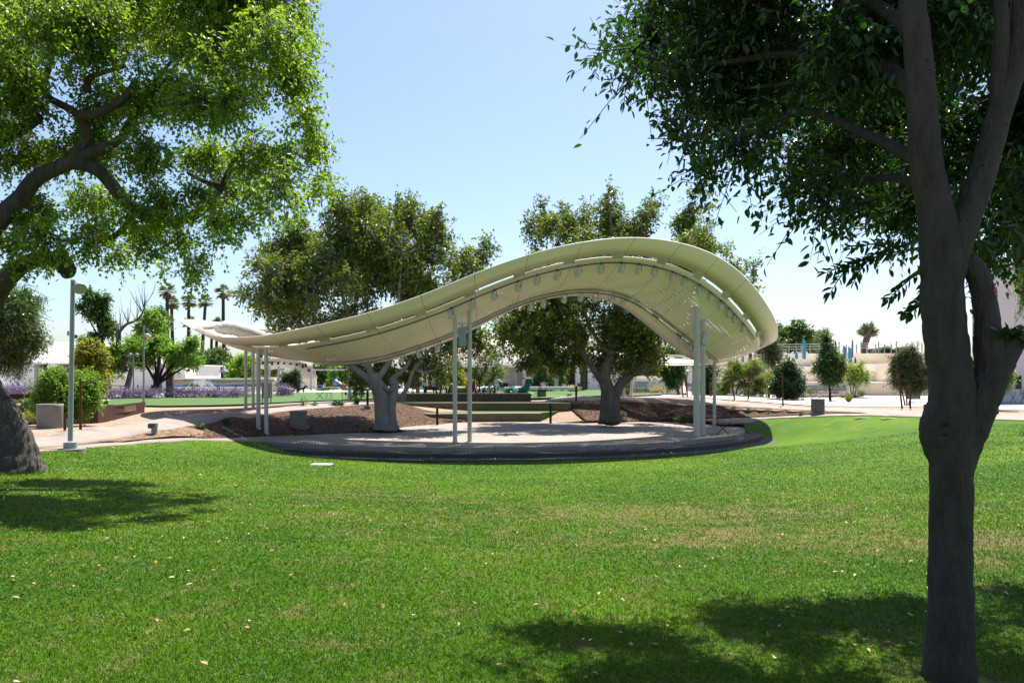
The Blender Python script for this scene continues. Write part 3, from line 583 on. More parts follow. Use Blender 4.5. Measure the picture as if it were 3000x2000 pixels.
# ------------------------------------------------------------------ foliage
def norm(a): return a / (np.linalg.norm(a, axis=-1, keepdims=True) + 1e-9)
def sprigs(rng, blobs, n, k, slen, droop=.3, shell=2.0, jit=.08, out=.8):
    "n twigs with k leaves each, scattered through ellipsoidal clumps"
    B = np.array(blobs, float); w = np.prod(B[:,3:6], 1)**(.72); c = rng.choice(len(B), n, p=w/w.sum())
    u = norm(rng.normal(size=(n,3))); f = rng.random(n)**(1/shell)
    f *= 1 + .10*rng.normal(size=n)*(rng.random(n) < .25)
    o = B[c,:3] + u*f[:,None]*B[c,3:6]
    d = norm(u*out + rng.normal(size=(n,3))*.55 + np.array([0,0,-droop+.15]))
    L = slen*(.5+rng.random(n)); t = (np.arange(k)+.6)/k
    p = o[:,None,:] + d[:,None,:]*(L[:,None]*t[None,:])[:,:,None]
    p[:,:,2] -= droop*L[:,None]*t[None,:]**2*.6
    s = norm(np.cross(d, rng.normal(size=(n,3)))); sg = np.where(np.arange(k)%2 == 0, 1, -1)
    a = d[:,None,:]*.55 + s[:,None,:]*sg[None,:,None]*.8 + rng.normal(size=(n,k,3))*.35; a[:,:,2] -= droop*.9
    p = p + rng.normal(size=p.shape)*jit*slen
    nn = rng.normal(size=(n*k,3))*.55 + np.array([0,0,1.0])
    tw = (o - d*(L*.45)[:,None], o + d*(L*.95)[:,None] - np.column_stack([L*0,L*0,droop*L*.5]))
    return p.reshape(-1,3), norm(a.reshape(-1,3)), norm(nn), tw
def clump(blobs, rng, n, f):
    out = []
    for b in blobs:
        for _ in range(n):
            u = rng.normal(size=3); u /= np.linalg.norm(u); k = rng.uniform(.35, .95); s = f*rng.uniform(.7, 1.25)
            out.append((b[0]+u[0]*b[3]*k, b[1]+u[1]*b[4]*k, b[2]+u[2]*b[5]*k, b[3]*s, b[4]*s, b[5]*s))
    return out
def leafmesh(m, rng, P, A, Nn, L, Wd, six=False):
    n = len(P); s = norm(np.cross(A, Nn)); nn = np.cross(s, A); l = L*(.65+.6*rng.random(n))[:,None]; w = Wd*(.7+.5*rng.random(n))[:,None]
    if six:
        v = np.stack([P, P+A*l*.30+s*w*.45+nn*w*.18, P+A*l*.66+s*w*.40+nn*w*.12-nn*l*.03, P+A*l-nn*l*.12, P+A*l*.66-s*w*.40+nn*w*.12-nn*l*.03, P+A*l*.30-s*w*.45+nn*w*.18], 1).reshape(-1,3)
        i = np.arange(n)[:,None]*6; f = np.concatenate([i+np.array([[0,1,2,3]]), i+np.array([[0,3,4,5]])])
    else:
        v = np.stack([P, P+A*l*.45+s*w*.5+nn*w*.15, P+A*l-nn*l*.08, P+A*l*.45-s*w*.5+nn*w*.15], 1).reshape(-1,3)
        i = np.arange(n)[:,None]*4; f = np.concatenate([i+np.array([[0,1,2]]), i+np.array([[0,2,3]])])
    m.add(v, f.astype(np.int64), False)
def twigmesh(m, P0, P1, r):
    n = len(P0); a = norm(P1-P0); s = norm(np.cross(a, np.array([.3,.2,1.0]))); q = np.cross(a, s); rr = (np.full(n, r) if np.isscalar(r) else r)[:,None]
    v = np.stack([P0+s*rr, P0-s*rr*.5+q*rr*.87, P0-s*rr*.5-q*rr*.87, P1+s*rr*.4, P1-s*rr*.2+q*rr*.35, P1-s*rr*.2-q*rr*.35], 1).reshape(-1,3)
    i = np.arange(n)[:,None]*6; f = np.concatenate([i+np.array([[0,1,4,3]]), i+np.array([[1,2,5,4]]), i+np.array([[2,0,3,5]])]); m.add(v, f.astype(np.int64), True)
def smoothline(pts, rad, k=6, wob=0.0, rs=random):
    P = [Vector(p) for p in pts]; out = []; rr = []
    for i in range(len(P)-1):
        p0, p1, p2, p3 = P[max(i-1,0)], P[i], P[i+1], P[min(i+2,len(P)-1)]
        for j in range(k):
            t = j/k; q = .5*((2*p1)+(p2-p0)*t+(2*p0-5*p1+4*p2-p3)*t*t+(3*p1-p0-3*p2+p3)*t**3)
            out.append(q + Vector((rs.uniform(-1,1), rs.uniform(-1,1), rs.uniform(-1,1)))*wob*(rad[i]+(rad[i+1]-rad[i])*t)); rr.append(rad[i]+(rad[i+1]-rad[i])*t)
    out.append(P[-1]); rr.append(rad[-1]); return out, rr
def limb(m, pts, rad, n=12, wob=.035, jit=.012, k=6):
    a, b = smoothline(pts, rad, k, wob); m.tube(a, b, n, jit=jit)
def blobpx(lst, d0, dj=0.0, rng=RNG, flat=1.0):
    out = []
    for q in lst:
        px, py, r = q[:3]; ry = q[3] if len(q) > 3 else r
        d = d0 + (q[4] if len(q) > 4 else dj*rng.uniform(-1,1)); k = d/F
        out.append((wx(px,d), d, wz(py,d), r*k, r*k*flat, ry*k))
    return out
def tree(name, label, base, limbs, blobs, nsp, k, slen, leaf, lmat, bmat, group=None, seed=1, droop=.3, six=False, tw=.008, shell=2.0, extra=None, cat='tree', n=12, out=.8, trunkname='trunk', jit=.08, cl=(7,.36)):
    rng = np.random.default_rng(seed); blobs = clump(blobs, rng, *cl) if cl else blobs; t = thing(name, label, cat, base, group)
    m = M()
    for pts, rad in limbs: limb(m, pts, rad, n)
    P, A, Nn, TW = sprigs(rng, blobs, nsp, k, slen, droop, shell, out=out, jit=jit)
    if tw: twigmesh(m, TW[0], TW[1], tw)
    c = M(); leafmesh(c, rng, P, A, Nn, leaf[0], leaf[1], six)
    if extra: extra(m, c, rng)
    if m.c: m.build(trunkname, bmat, t)
    c.build('crown', lmat, t); return t
def autolimbs(base, top, r0, blobs, rng=random, frac=.5):
    L = [([base, tuple((np.array(base)*.5+np.array(top)*.5) + np.array([.02,0,0])), top], [r0*1.25, r0*.95, r0*.75])]
    for b in blobs:
        e = np.array(top)*(1-frac) + np.array(b[:3])*frac; L.append(([top, tuple(e + np.array([0,0,.1*b[5]])), (b[0], b[1], b[2])], [r0*.5, r0*.3, r0*.1]))
    return L
lm = {}
lm['left'] = leafmat('light_green_leaves', [(0,(.040,.11,.007)),(.45,(.085,.20,.011)),(.85,(.17,.29,.02)),(1,(.27,.29,.035))], .50, .42, .35, (.42,.62,.03))
lm['right'] = leafmat('glossy_dark_green_leaves', [(0,(.012,.050,.006)),(.6,(.024,.085,.009)),(1,(.045,.13,.012))], .22, .30, .45, (.14,.42,.02))
lm['ficus'] = leafmat('olive_green_leaves', [(0,(.024,.062,.008)),(.5,(.058,.122,.012)),(.93,(.125,.185,.018)),(.97,(.27,.21,.015)),(1,(.28,.12,.012))], .36, .40, .35, (.30,.40,.02))
lm['bright'] = leafmat('bright_green_leaves', [(0,(.065,.17,.014)),(.6,(.13,.28,.022)),(1,(.22,.36,.035))], .42, .45, .3, (.36,.58,.04))
lm['mid'] = leafmat('mid_green_leaves', [(0,(.020,.060,.010)),(.6,(.045,.10,.014)),(1,(.085,.15,.03))], .3, .4, .4, (.2,.36,.03))
lm['dark'] = leafmat('dark_green_leaves', [(0,(.010,.035,.008)),(.6,(.022,.060,.012)),(1,(.045,.095,.02))], .22, .38, .4, (.12,.28,.02))
lm['olive'] = leafmat('grey_green_leaves', [(0,(.05,.075,.03)),(.6,(.09,.12,.045)),(1,(.17,.19,.09))], .3, .5, .3, (.25,.32,.06))
lm['yellow'] = leafmat('yellow_green_leaves', [(0,(.08,.12,.008)),(.6,(.20,.22,.015)),(1,(.33,.30,.03))], .42, .45, .3, (.5,.5,.03))
lm['feather'] = leafmat('pale_feathery_leaves', [(0,(.20,.30,.05)),(.6,(.34,.46,.08)),(1,(.48,.56,.14))], .5, .5, .2, (.5,.65,.1))
lm['straw'] = leafmat('straw_grass', [(0,(.25,.21,.08)),(.6,(.42,.35,.14)),(1,(.55,.48,.22))], .3, .6, .2, (.6,.5,.15))
lm['purple'] = leafmat('purple_flowers_and_leaves', [(0,(.035,.075,.02)),(.60,(.10,.14,.05)),(.68,(.24,.12,.34)),(1,(.46,.32,.56))], .3, .5, .2, (.35,.2,.5))
lm['palm'] = leafmat('palm_fronds', [(0,(.045,.085,.016)),(.6,(.09,.14,.025)),(1,(.20,.20,.06))], .3, .45, .35, (.15,.2,.03))
lm['skirt'] = leafmat('dry_palm_fronds', [(0,(.12,.075,.03)),(1,(.28,.19,.09))], .1, .7, .1, (.3,.2,.1))
bk = {}
bk['right'] = bark('smooth_grey_bark', (.060,.050,.043), (.125,.105,.09), 13, (1,1,.28), .75, .75, spots=((.016,.012,.010), 34, .70))
bk['left'] = bark('rough_brown_grey_bark', (.060,.050,.042), (.17,.145,.122), 7, (1,1,.3), 1.0)
bk['pale'] = bark('pale_grey_bark', (.24,.225,.21), (.40,.375,.34), 3, (1,1,.5), .4, .8, spots=((.13,.115,.10), 4, .64))
bk['greybrown'] = bark('grey_brown_bark', (.13,.11,.095), (.26,.225,.19), 4, (1,1,.4), .6)
bk['dark'] = bark('dark_bark', (.030,.024,.019), (.07,.055,.042), 8, (1,1,.3), .5)
bk['palm'] = bark('palm_bark', (.035,.028,.022), (.085,.065,.05), 6, (1,1,1.5), .5)
bk['datepalm'] = bark('rough_palm_bark', (.08,.055,.04), (.26,.19,.14), 5, (1,1,1.2), .8)

# --------------------------- big tree on the left, leaning out of the picture and reaching back in
dL = 15.2
LB = [(60,60,130),(250,80,140),(450,70,140),(650,90,140),(800,90,105),(868,50,60),(820,230,95),(893,330,62),(905,120,28),(660,270,125),(450,250,120),(250,250,120),(80,250,120),(885,450,72),(765,430,100),(600,440,95),(430,420,90),(250,420,100),(80,420,110),(935,510,36),(830,545,66),(708,560,62),(560,575,64),(430,585,80),(280,590,90),(100,600,95),(690,640,42),(540,690,50),(575,770,30),(425,690,66),(280,690,66),(120,690,72),(470,740,34),(350,745,34),(30,720,50),(150,770,26),(75,815,20),(880,610,26),(925,560,26),(640,690,26),(560,820,14),(940,430,40),(955,500,22),(960,545,16),(900,240,40),(880,170,40),(850,640,20),(560,795,26),(590,745,34),(470,785,26),(700,655,40),(580,825,14),(640,620,50),(780,610,34)]
LB = [(q[0], q[1], q[2], q[2]*.92) for q in LB]
blL = blobpx(LB, dL, 2.2, np.random.default_rng(3))
blL += blobpx([(300,-120,190),(620,-90,170),(0,-130,200),(-230,200,230),(-200,-60,220),(-180,520,150),(800,-60,100)], dL, 1.8, np.random.default_rng(4))
def lp(px, py, d): return V(px, py, d)
limbsL = [([(wx(40,15.6),15.6,-.55), lp(30,1375,15.6), lp(15,1310,15.6), lp(-25,1230,15.6), lp(-70,1165,15.5), lp(-120,1060,15.3), lp(-150,930,15.2)], [.72,.60,.54,.52,.51,.5,.48]),
  ([lp(-110,1010,15.3), lp(-30,880,14.8), lp(10,825,14.6), lp(70,775,14.5), lp(140,755,14.6), lp(185,775,14.7)], [0.312,0.234,0.187,0.148,0.133,0.156]),
  ([lp(175,745,14.7), lp(195,790,14.7), lp(188,800,14.7)], [0.133,0.172,0.109]),
  ([lp(-140,900,15.2), lp(-60,720,15), lp(0,640,14.9), lp(60,580,15), lp(110,520,15), lp(210,475,15), lp(280,440,15.1)], [0.328,0.234,0.187,0.156,0.148,0.133,0.101]),
  ([lp(210,475,15), lp(290,500,15.2), lp(370,590,15.4), lp(470,650,15.6), lp(560,635,15.9), lp(620,590,16.2), lp(650,545,16.4), lp(700,440,16.6)], [0.14,0.133,0.125,0.117,0.101,0.0858,0.0702,0.039]),
  ([lp(650,545,16.4), lp(595,530,16.3), lp(548,505,16.2)], [0.0702,0.0468,0.0312]),
  ([lp(280,440,15.1), lp(350,410,15.2), lp(380,360,15.3), lp(420,280,15.4), lp(520,160,15.6)], [0.101,0.0858,0.0702,0.0546,0.0234]),
  ([lp(210,475,15), lp(255,390,15), lp(220,330,15), lp(130,270,15), lp(150,160,15), lp(125,40,15)], [0.109,0.0936,0.078,0.0624,0.0546,0.0312]),
  ([lp(230,340,14.8), lp(290,330,14.6), lp(360,290,14.5), lp(400,230,14.5)], [0.0936,0.0858,0.0702,0.039]),
  ([lp(255,270,14.9), lp(262,230,14.8), lp(310,210,14.7), lp(370,195,14.7)], [0.0858,0.0624,0.0468,0.0234]),
  ([lp(-100,500,15.3), lp(0,395,15), lp(60,380,15), lp(120,340,15)], [0.234,0.156,0.125,0.078]),
  ([lp(-60,380,15.2), lp(0,310,15), lp(70,340,15)], [0.156,0.0936,0.0468]),
  ([lp(390,640,15.4), lp(350,680,15.2), lp(300,715,15)], [0.0624,0.0546,0.0702]),
  ([lp(140,170,15), lp(190,140,15), lp(215,95,15)], [0.0468,0.039,0.0234]), ([lp(130,60,15), lp(120,40,15), lp(170,0,15)], [0.0468,0.039,0.0312])]
tree('shade_tree', 'huge leaning shade tree at the left edge with light green weeping crown', (wx(40,15.6),15.6,h(wx(40,15.6),15.6)), limbsL, blL, 13500, 10, .34, (.086,.062), lm['left'], bk['left'], 'trees around the lawn', 11, .55, tw=.006, n=20, shell=2.2, cl=(8,.40))

# --------------------------- near tree on the right
dR = 4.75
def rp(px, py, d=dR): return V(px, py, d)
RBL = [(2000,50,120),(1880,110,80),(1810,140,40),(1752,140,16),(1830,225,26),(2150,110,130),(2300,100,140),(2500,90,170),(2750,90,180),(2950,150,130),(2060,330,80),(1985,395,48),(2150,290,100),(2300,300,120),(2500,290,150),(2700,300,140),(2920,330,120),(2060,470,44),(2050,530,22),(2200,410,70),(2360,450,90),(2500,460,110),(2640,490,100),(2420,570,60),(2530,600,70),(2640,610,64),(2910,620,90),(2890,740,60),(2970,650,80),(2960,520,80),(2300,520,34),(2350,600,26),(2700,560,90),(2760,430,110),(1920,200,50),(2010,210,70)]
blR = blobpx([(q[0],q[1],q[2],q[2]*.85) for q in RBL], 6.9, 1.5, np.random.default_rng(5))
blR += blobpx([(2200,-150,220),(2550,-180,260),(2900,-150,240),(3150,150,200),(3120,-100,220),(2000,-70,110),(3120,420,120)], 6.2, .7, np.random.default_rng(6))
limbsR = [([rp(2788,2080), rp(2782,1960), rp(2785,1800), rp(2785,1600), rp(2788,1400), rp(2788,1290), rp(2790,1200), rp(2785,1100), rp(2772,1000), rp(2762,900), rp(2758,800), rp(2752,700), rp(2738,600), rp(2715,480), rp(2700,300), rp(2690,150), rp(2672,0), rp(2668,-200)],
   [.19,.152,.130,.123,.123,.132,.136,.128,.125,.124,.121,.117,.104,.092,.086,.08,.076,.07]),
  ([rp(2782,800), rp(2810,690), rp(2850,590), rp(2890,470), rp(2925,340), rp(2965,220), rp(2990,100), rp(2995,-60)], [.09,.09,.083,.076,.072,.068,.063,.055]),
  ([rp(2788,1480), rp(2802,1360), rp(2842,1245), rp(2880,1150), rp(2905,1090), rp(2940,1040), rp(2968,1000), rp(2978,985)], [.06,.105,.112,.110,.106,.085,.07,.06]),
  ([rp(2905,1090), rp(2895,1010), rp(2893,950), rp(2880,860), rp(2862,800), rp(2830,760)], [.095,.085,.074,.068,.066,.06]),
  ([rp(2790,1150), rp(2762,1200), rp(2748,1260), rp(2755,1320), rp(2782,1400)], [.07,.098,.108,.092,.06]), ([rp(2860,1140), rp(2866,1190), rp(2872,1225), rp(2850,1265), rp(2815,1330)], [.05,.07,.062,.06,.04]),
  ([rp(2722,765), rp(2716,790), rp(2720,815)], [.03,.055,.03]),
  ([rp(2930,330), rp(2925,250), rp(2935,100), rp(2930,0)], [.06,.05,.045,.04]),
  ([rp(2700,300), rp(2560,180,5.4), rp(2300,160,6.0), rp(2050,190,6.3), rp(1850,160,6.4)], [.055,.04,.03,.02,.008]),
  ([rp(2715,480), rp(2550,400,5.4), rp(2350,330,5.9), rp(2150,420,6.2), rp(2040,450,6.3)], [.045,.035,.025,.014,.006]),
  ([rp(2730,560), rp(2620,520,5.4), rp(2480,540,5.8), rp(2380,580,6)], [.04,.028,.018,.006]),
  ([rp(2680,100), rp(2500,-20,5.5), rp(2250,-60,6)], [.05,.035,.02]), ([rp(2560,180,5.4), rp(2400,230,5.9), rp(2180,260,6.2)], [.03,.02,.008])]
def spray(m, c, rng, pts, nl, L, W):
    a, b = smoothline(pts, [.006]*(len(pts)-1)+[.002], 8); m.tube(a, b, 4)
    A0 = np.array([tuple(q) for q in a]); s = np.linspace(.08, 1, nl); i = (s*(len(A0)-1)).astype(int).clip(0, len(A0)-2); P = A0[i] + (A0[i+1]-A0[i])*((s*(len(A0)-1))%1)[:,None]
    T = norm(A0[i+1]-A0[i]); side = norm(np.cross(T, np.array([0,.9,.5]))); sg = np.where(np.arange(nl)%2 == 0, 1, -1)[:,None]
    Ax = norm(T*.6 + side*sg*.8 + rng.normal(size=(nl,3))*.18 + np.array([0,0,-.35])); Ax[-1] = T[-1]
    leafmesh(c, rng, P, Ax, norm(np.array([0,-.6,.8]) + rng.normal(size=(nl,3))*.3), L, W, True)
def sprays(m, c, rng):
    for pts, nl in [([(2735,690,4.9),(2650,720,5.2),(2560,745,5.3),(2480,790,5.4),(2430,862,5.4)], 26), ([(2730,720,4.9),(2640,735,5.2),(2540,760,5.3),(2470,780,5.4),(2418,800,5.4)], 26), ([(2560,745,5.3),(2520,790,5.35),(2500,830,5.4)], 14),
        ([(2620,735,5.2),(2560,715,5.3),(2490,730,5.4)], 14), ([(2735,780,4.9),(2690,800,5.1),(2640,840,5.2),(2600,880,5.2)], 20), ([(2735,800,4.9),(2710,840,5.0),(2690,880,5.1),(2650,920,5.1)], 16), ([(2735,860,4.9),(2700,890,5.0),(2655,925,5.05)], 12),
        ([(2640,560,5.3),(2520,600,5.6),(2430,620,5.7),(2330,655,5.8)], 26), ([(2560,600,5.5),(2480,640,5.6),(2450,685,5.6)], 16), ([(2400,480,5.8),(2350,520,5.9),(2325,560,5.9)], 14), ([(2100,450,6.1),(2070,500,6.2),(2050,555,6.2)], 16),
        ([(1880,150,6.2),(1840,230,6.2),(1828,305,6.2)], 18), ([(1850,140,6.3),(1780,150,6.3),(1722,178,6.3)], 16), ([(2960,1000,4.72),(2975,985,4.7),(2990,1000,4.68)], 8), ([(2945,1010,4.7),(2950,975,4.68),(2985,965,4.66)], 10), ([(2955,1010,4.7),(2935,985,4.68),(2925,975,4.66)], 6),
        ([(2870,700,5),(2900,760,5.1),(2890,830,5.1)], 14), ([(2850,680,5),(2860,740,5.1),(2865,790,5.1)], 10), ([(2930,650,5),(2990,700,5.1),(2998,760,5.1)], 14), ([(2250,420,6),(2180,480,6.1),(2090,560-40,6.2)], 16)]:
        spray(m, c, rng, [V(*q) for q in pts], int(nl*1.35), .082, .036)
tR = tree('shade_tree', 'near forked shade tree with dark smooth trunk at the right', (wx(2788,dR), dR, h(wx(2788,dR), dR)), limbsR, blR, 6800, 9, .36, (.078,.037), lm['right'], bk['right'], 'trees around the lawn', 12, .4, six=True, tw=.0055, extra=sprays, n=20, shell=2.3, out=1.0)
# sticker and knot scar on its side branch
mm = M(); nS = 10
cS = Vector(rp(2880,860, dR)); ax = (Vector(rp(2862,800)) - Vector(rp(2895,940))).normalized(); sx_ = Vector((1,0,0)) - ax*ax.x; sx_.normalize(); sy_ = ax.cross(sx_)
def onb(a, hh, r=.0735): return cS + ax*hh + (sx_*math.cos(a) + (-abs(1)*Vector((0,1,0)) - ax*(-ax.y)).normalized()*math.sin(a))*r
vs = [onb(R(20), 0)]; 
cc = onb(R(42), 0); ring_ = [onb(R(42) + .55*math.cos(k*math.pi/8), .042*math.sin(k*math.pi/8)) for k in range(16)]
mm.add([tuple(cc)] + [tuple(q) for q in ring_], [(0, k+1, (k+1) % 16 + 1) for k in range(16)])
stk = mm.build('sticker', mt['red'], tR)
mm = M()
for row, hh in ((0,.014),(1,-.006)):
    q = [onb(R(42) - .36 + .72*i/9, hh + .007*math.sin(i*2.3 + row), .0755) for i in range(10)]; mm.tube(q, .0022, 4)
o = mm.build('lettering', mt['yellow'], None, world=False); o.parent = stk; o.location = -Vector(tR.location)

# --------------------------- the two trees inside the ring
d1 = 35.2
B1 = [(1000,660,80,85),(1065,640,60,70),(1120,680,85),(1200,650,60,70),(1240,700,70),(1285,680,40,60),(900,720,75),(872,660,36,40),(820,800,70),(800,740,46),(745,865,45),(705,855,24),(880,870,90),(1000,800,110),(1130,800,110),(1240,800,80),(1340,780,60),(1395,765,36),(1424,730,24,36),(1250,880,90),(1100,930,100),(980,960,90),(840,930,60),(1340,880,66),(1310,990,64),(1230,1050,56),(1350,950,50),(1395,1010,44),(1120,1090,40),(1060,1095,40),(1290,1070,40),(1180,1110,26),(1000,590,28,36),(1070,590,20,26),(952,612,26,30),(1200,600,20,24),(1275,625,18,26)]
bl1 = []
r_ = np.random.default_rng(8)
for q in B1:
    dd = d1 + r_.uniform(-1.0, 5.0) if q[1] < 900 else d1 + r_.uniform(.4, 4.6)
    bl1.append((wx(q[0],dd), dd, wz(q[1],dd), q[2]*dd/F, q[2]*dd/F*1.1, (q[3] if len(q) > 3 else q[2])*dd/F))
def tp(px, py, dd=0): return V(px, py, d1+dd)
limbs1 = [([tp(1130,1262), tp(1128,1243), tp(1122,1200), tp(1118,1165), tp(1105,1130), tp(1090,1100)], [.62,.47,.40,.37,.35,.30]),
  ([tp(1150,1258,-.1), tp(1146,1236,-.1), tp(1146,1190,-.1), tp(1155,1140,0), tp(1150,1105,.1)], [.34,.26,.22,.2,.18]),
  ([tp(1150,1150,0), tp(1175,1170-10,0), tp(1195,1130,.1), tp(1215,1080,.3), tp(1270,1010,.6)], [0.109,0.101,0.101,0.078,0.0468]), ([tp(1110,1255,.1), tp(1112,1210,.1), tp(1112,1160)], [0.234,0.187,0.156]),
  ([tp(1100,1125), tp(1060,1095,.2), tp(1020,1065,.5), tp(960,1020,.8), tp(850,930,1)], [0.172,0.148,0.125,0.0936,0.039]),
  ([tp(1095,1115), tp(1075,1060,.5), tp(1040,980,.8), tp(1000,850,1), tp(990,700,1)], [0.172,0.156,0.125,0.078,0.0312]),
  ([tp(1105,1110), tp(1140,1060,.5), tp(1160,1000,.8), tp(1170,850,1), tp(1180,700,1)], [0.156,0.14,0.109,0.0702,0.0312]),
  ([tp(1150,1110), tp(1200,1060,.6), tp(1250,960,1), tp(1330,830,1.2)], [0.125,0.101,0.0702,0.0234]), ([tp(1215,1080,.3), tp(1250,1090,.5), tp(1330,1060,.9)], [0.0702,0.0546,0.0234]),
  ([tp(960,1020,.8), tp(880,930,.9), tp(780,860,1)], [0.078,0.0546,0.0234]), ([tp(1115,1120,-.1), tp(1140,1142,-.25), tp(1160,1128,-.2)], [0.101,0.0936,0.0858])]
tree('shade_tree', 'broad olive-green tree with pale fluted trunk left of the seat walls', (*gp(1130,1243), -.45), limbs1, bl1, 9500, 7, .50, (.19,.12), lm['ficus'], bk['pale'], 'trees inside the ring canopy', 13, .25, tw=.012, n=14, shell=2.4, cl=(7,.5))
d2 = 39.0
B2 = [(1580,620,20,56),(1570,690,38,60),(1610,660,26,50),(1655,640,24,50),(1660,700,40,60),(1712,650,22,56),(1720,720,36,60),(1785,570,20,44),(1775,640,40,60),(1800,700,50,60),(1840,680,34,40),(1908,590,16,40),(1895,650,34,50),(1880,710,46,50),(2018,600,18,42),(2010,660,38,50),(2076,590,14,36),(2050,690,44),(2090,725,34,30),(2040,750,60),(1970,790,70),(2150,790,44,50),(2205,780,26,20),(2190,830,26,24),(1700,800,90),(1820,800,100),(1930,850,90),(1600,830,90),(1545,930,80),(1640,920,90),(1740,950,90),(1850,950,85),(1510,1000,48),(1600,1010,62),(1680,1040,52),(1760,1050,50),(1880,1010,56),(1930,960,44),(1840,1040,44),(1480,960,26),(1560,1060,34),(1640,1080,26),(1830,1085,28),(1900,1060,34)]
bl2 = []
for q in B2:
    dd = d2 + r_.uniform(-1.0, 5.2); bl2.append((wx(q[0],dd), dd, wz(q[1],dd), q[2]*dd/F, q[2]*dd/F*1.15, (q[3] if len(q) > 3 else q[2])*dd/F))
def up(px, py, dd=0): return V(px, py, d2+dd)
limbs2 = [([up(1786,1238), up(1786,1217), up(1784,1180), up(1780,1140), up(1770,1100), up(1790,1040,.3), up(1810,950,.6), up(1800,760,.8), up(1785,600,1)], [.62,.46,.38,.36,.3,.26,.2,.1,.03]),
  ([up(1804,1236,-.1), up(1802,1210,-.1), up(1802,1175,-.1), up(1815,1130), up(1850,1095,.1), up(1885,1060,.3), up(1900,980,.5), up(1960,850,.8)], [.32,.26,.24,.24,.22,.17,.12,.05]),
  ([up(1770,1230,-.1), up(1772,1200,-.1), up(1772,1150,-.05)], [.28,.24,.2]), ([up(1772,1130), up(1745,1090,.2), up(1700,1020,.5), up(1640,900,.9), up(1600,720,1)], [.2,.17,.13,.08,.03]),
  ([up(1860,1095,.1), up(1905,1080,.2), up(1925,1030,.4)], [.13,.09,.04]), ([up(1790,1040,.3), up(1730,960,.6), up(1680,800,.9)], [.14,.1,.04]), ([up(1850,1090), up(1870,1000,.4), up(2010,760,.9)], [.12,.09,.03])]
tree('shade_tree', 'olive-green tree with spiky top and dark trunk right of the seat walls', (*gp(1786,1217), -.25), limbs2, bl2, 9500, 7, .50, (.19,.12), lm['ficus'], bk['greybrown'], 'trees inside the ring canopy', 14, .25, tw=.012, n=14, shell=2.4, cl=(7,.46))
# ------------------------------------------------------------------ buildings
def hexa(m, a, b, t, u, d, depth, ta=None, tb=None, back=0.0):
    "block with front at d; top edge may be narrower (ta..tb) and lean back"
    ta = a if ta is None else ta; tb = b if tb is None else tb; z0, z1 = wz(u, d), wz(t, d)
    lo = [(wx(a,d),d,z0),(wx(b,d),d,z0),(wx(b,d),d+depth,z0),(wx(a,d),d+depth,z0)]
    hi = [(wx(ta,d),d+back,z1),(wx(tb,d),d+back,z1),(wx(tb,d),d+depth,z1),(wx(ta,d),d+depth,z1)]
    return m.hull8(lo, hi)
mt['brick'] = surf('white_slump_brick', (1.25,1.2,1.18), .92, .10, 1.3, .5, 6, stretch=(.35,.35,4.5), bdist=.05)
dA = 96.0
bA = thing('building', 'low white building with sloped brick roof band and dark tall doorways, far left', 'building', (wx(250,dA), dA, 0))
m = M(); hexa(m, -140, 478, 1064, 1146, dA+2.5, 4); m.build('wall', mt['stucco_grey'], bA)
m = M(); hexa(m, 72, 486, 998, 1062.5, dA-.5, 6, 122, 440, 3.0); m.build('roof', mt['brick'], bA)
m = M(); hexa(m, -150, 60, 1046, 1062.5, dA-.2, 16, -150, 60, .6); m.pbox(-150, 50, 1041, 1045.5, dA-.6, 1.2); m.build('roof', mt['stucco'], bA)
m = M(); m.pbox(-150, 490, 1062.6, 1066, dA-.9, 3.2); m.build('overhang', mt['stucco'], bA)
for a, b, ta, tb in [(56,100,66,100),(138,172,138,170),(206,240,208,238),(-30,18,-26,24),(272,300,272,298)]:
    m = M(); hexa(m, a, b, 1066, 1146, dA-.4, 2.6, ta, tb); m.build('pier', mt['stucco'], bA)
for a, b in [(100.5,137.5),(172.5,205.5),(240.5,271.5)]: 
    m = M().pbox(a, b, 1066, 1142, dA+1.6, .3); dr = m.build('door', mt['glass_dark'], bA)
    M().pbox((a+b)/2-.4, (a+b)/2+.4, 1068, 1142, dA+1.5, .08).build('frame', mt['dark'], dr)
M().pbox(-10, 20, 1070, 1142, dA+1.7, .3).build('recess', mt['stucco_grey'], bA); M().pbox(225, 262, 994, 1000, dA+4, 2).build('roof_unit', mt['stucco'], bA)
dB = 92.0
bB = thing('building', 'long blank cream wall building with tapered right end behind the pruned trees', 'building', (wx(420,dB), dB, 0))
m = M(); hexa(m, 292, 538, 1070, 1148, dB, 12, 292, 534, .3); m.build('wall', mt['stucco'], bB)
m = M(); m.pbox(288, 540, 1066, 1070, dB-.2, 12.4); m.build('coping', mt['stucco'], bB)
m = M(); hexa(m, 531, 548, 1072, 1148, dB-.6, 3, 529, 540); m.build('pier', mt['stucco'], bB); M().pbox(449, 452, 1092, 1142, dB-.1, .3).build('downpipe', mt['dark'], bB)
M().pbox(300, 372, 1121, 1146, dB-3.5, .4).build('ramp_wall', mt['stucco_cream'], bB)
rl = M(); 
for i in range(4): rl.tube([V(300+i*26, 1145, dB-4.2), V(300+i*26, 1127+i*1.4, dB-4.2)], .04, 5)
rl.tube([V(300,1127,dB-4.2), V(378,1131,dB-4.2)], .04, 5); rl.build('handrail', mt['dark'], bB)
dC = 106.0
bC = thing('building', 'white library building with dark tall doorways behind the ring canopy', 'building', (wx(1600,dC), dC, 0))
m = M(); hexa(m, 1546, 1960, 1010, 1146, dC+2, 18); m.pbox(1230, 1560, 1052, 1146, dC+1.5, 14); m.build('wall', mt['stucco'], bC)
m = M(); m.pbox(1540, 1966, 1003, 1064, dC, 1.9); m.pbox(1540, 1966, 1000, 1003, dC-.2, 20); m.build('fascia', mt['stucco'], bC)
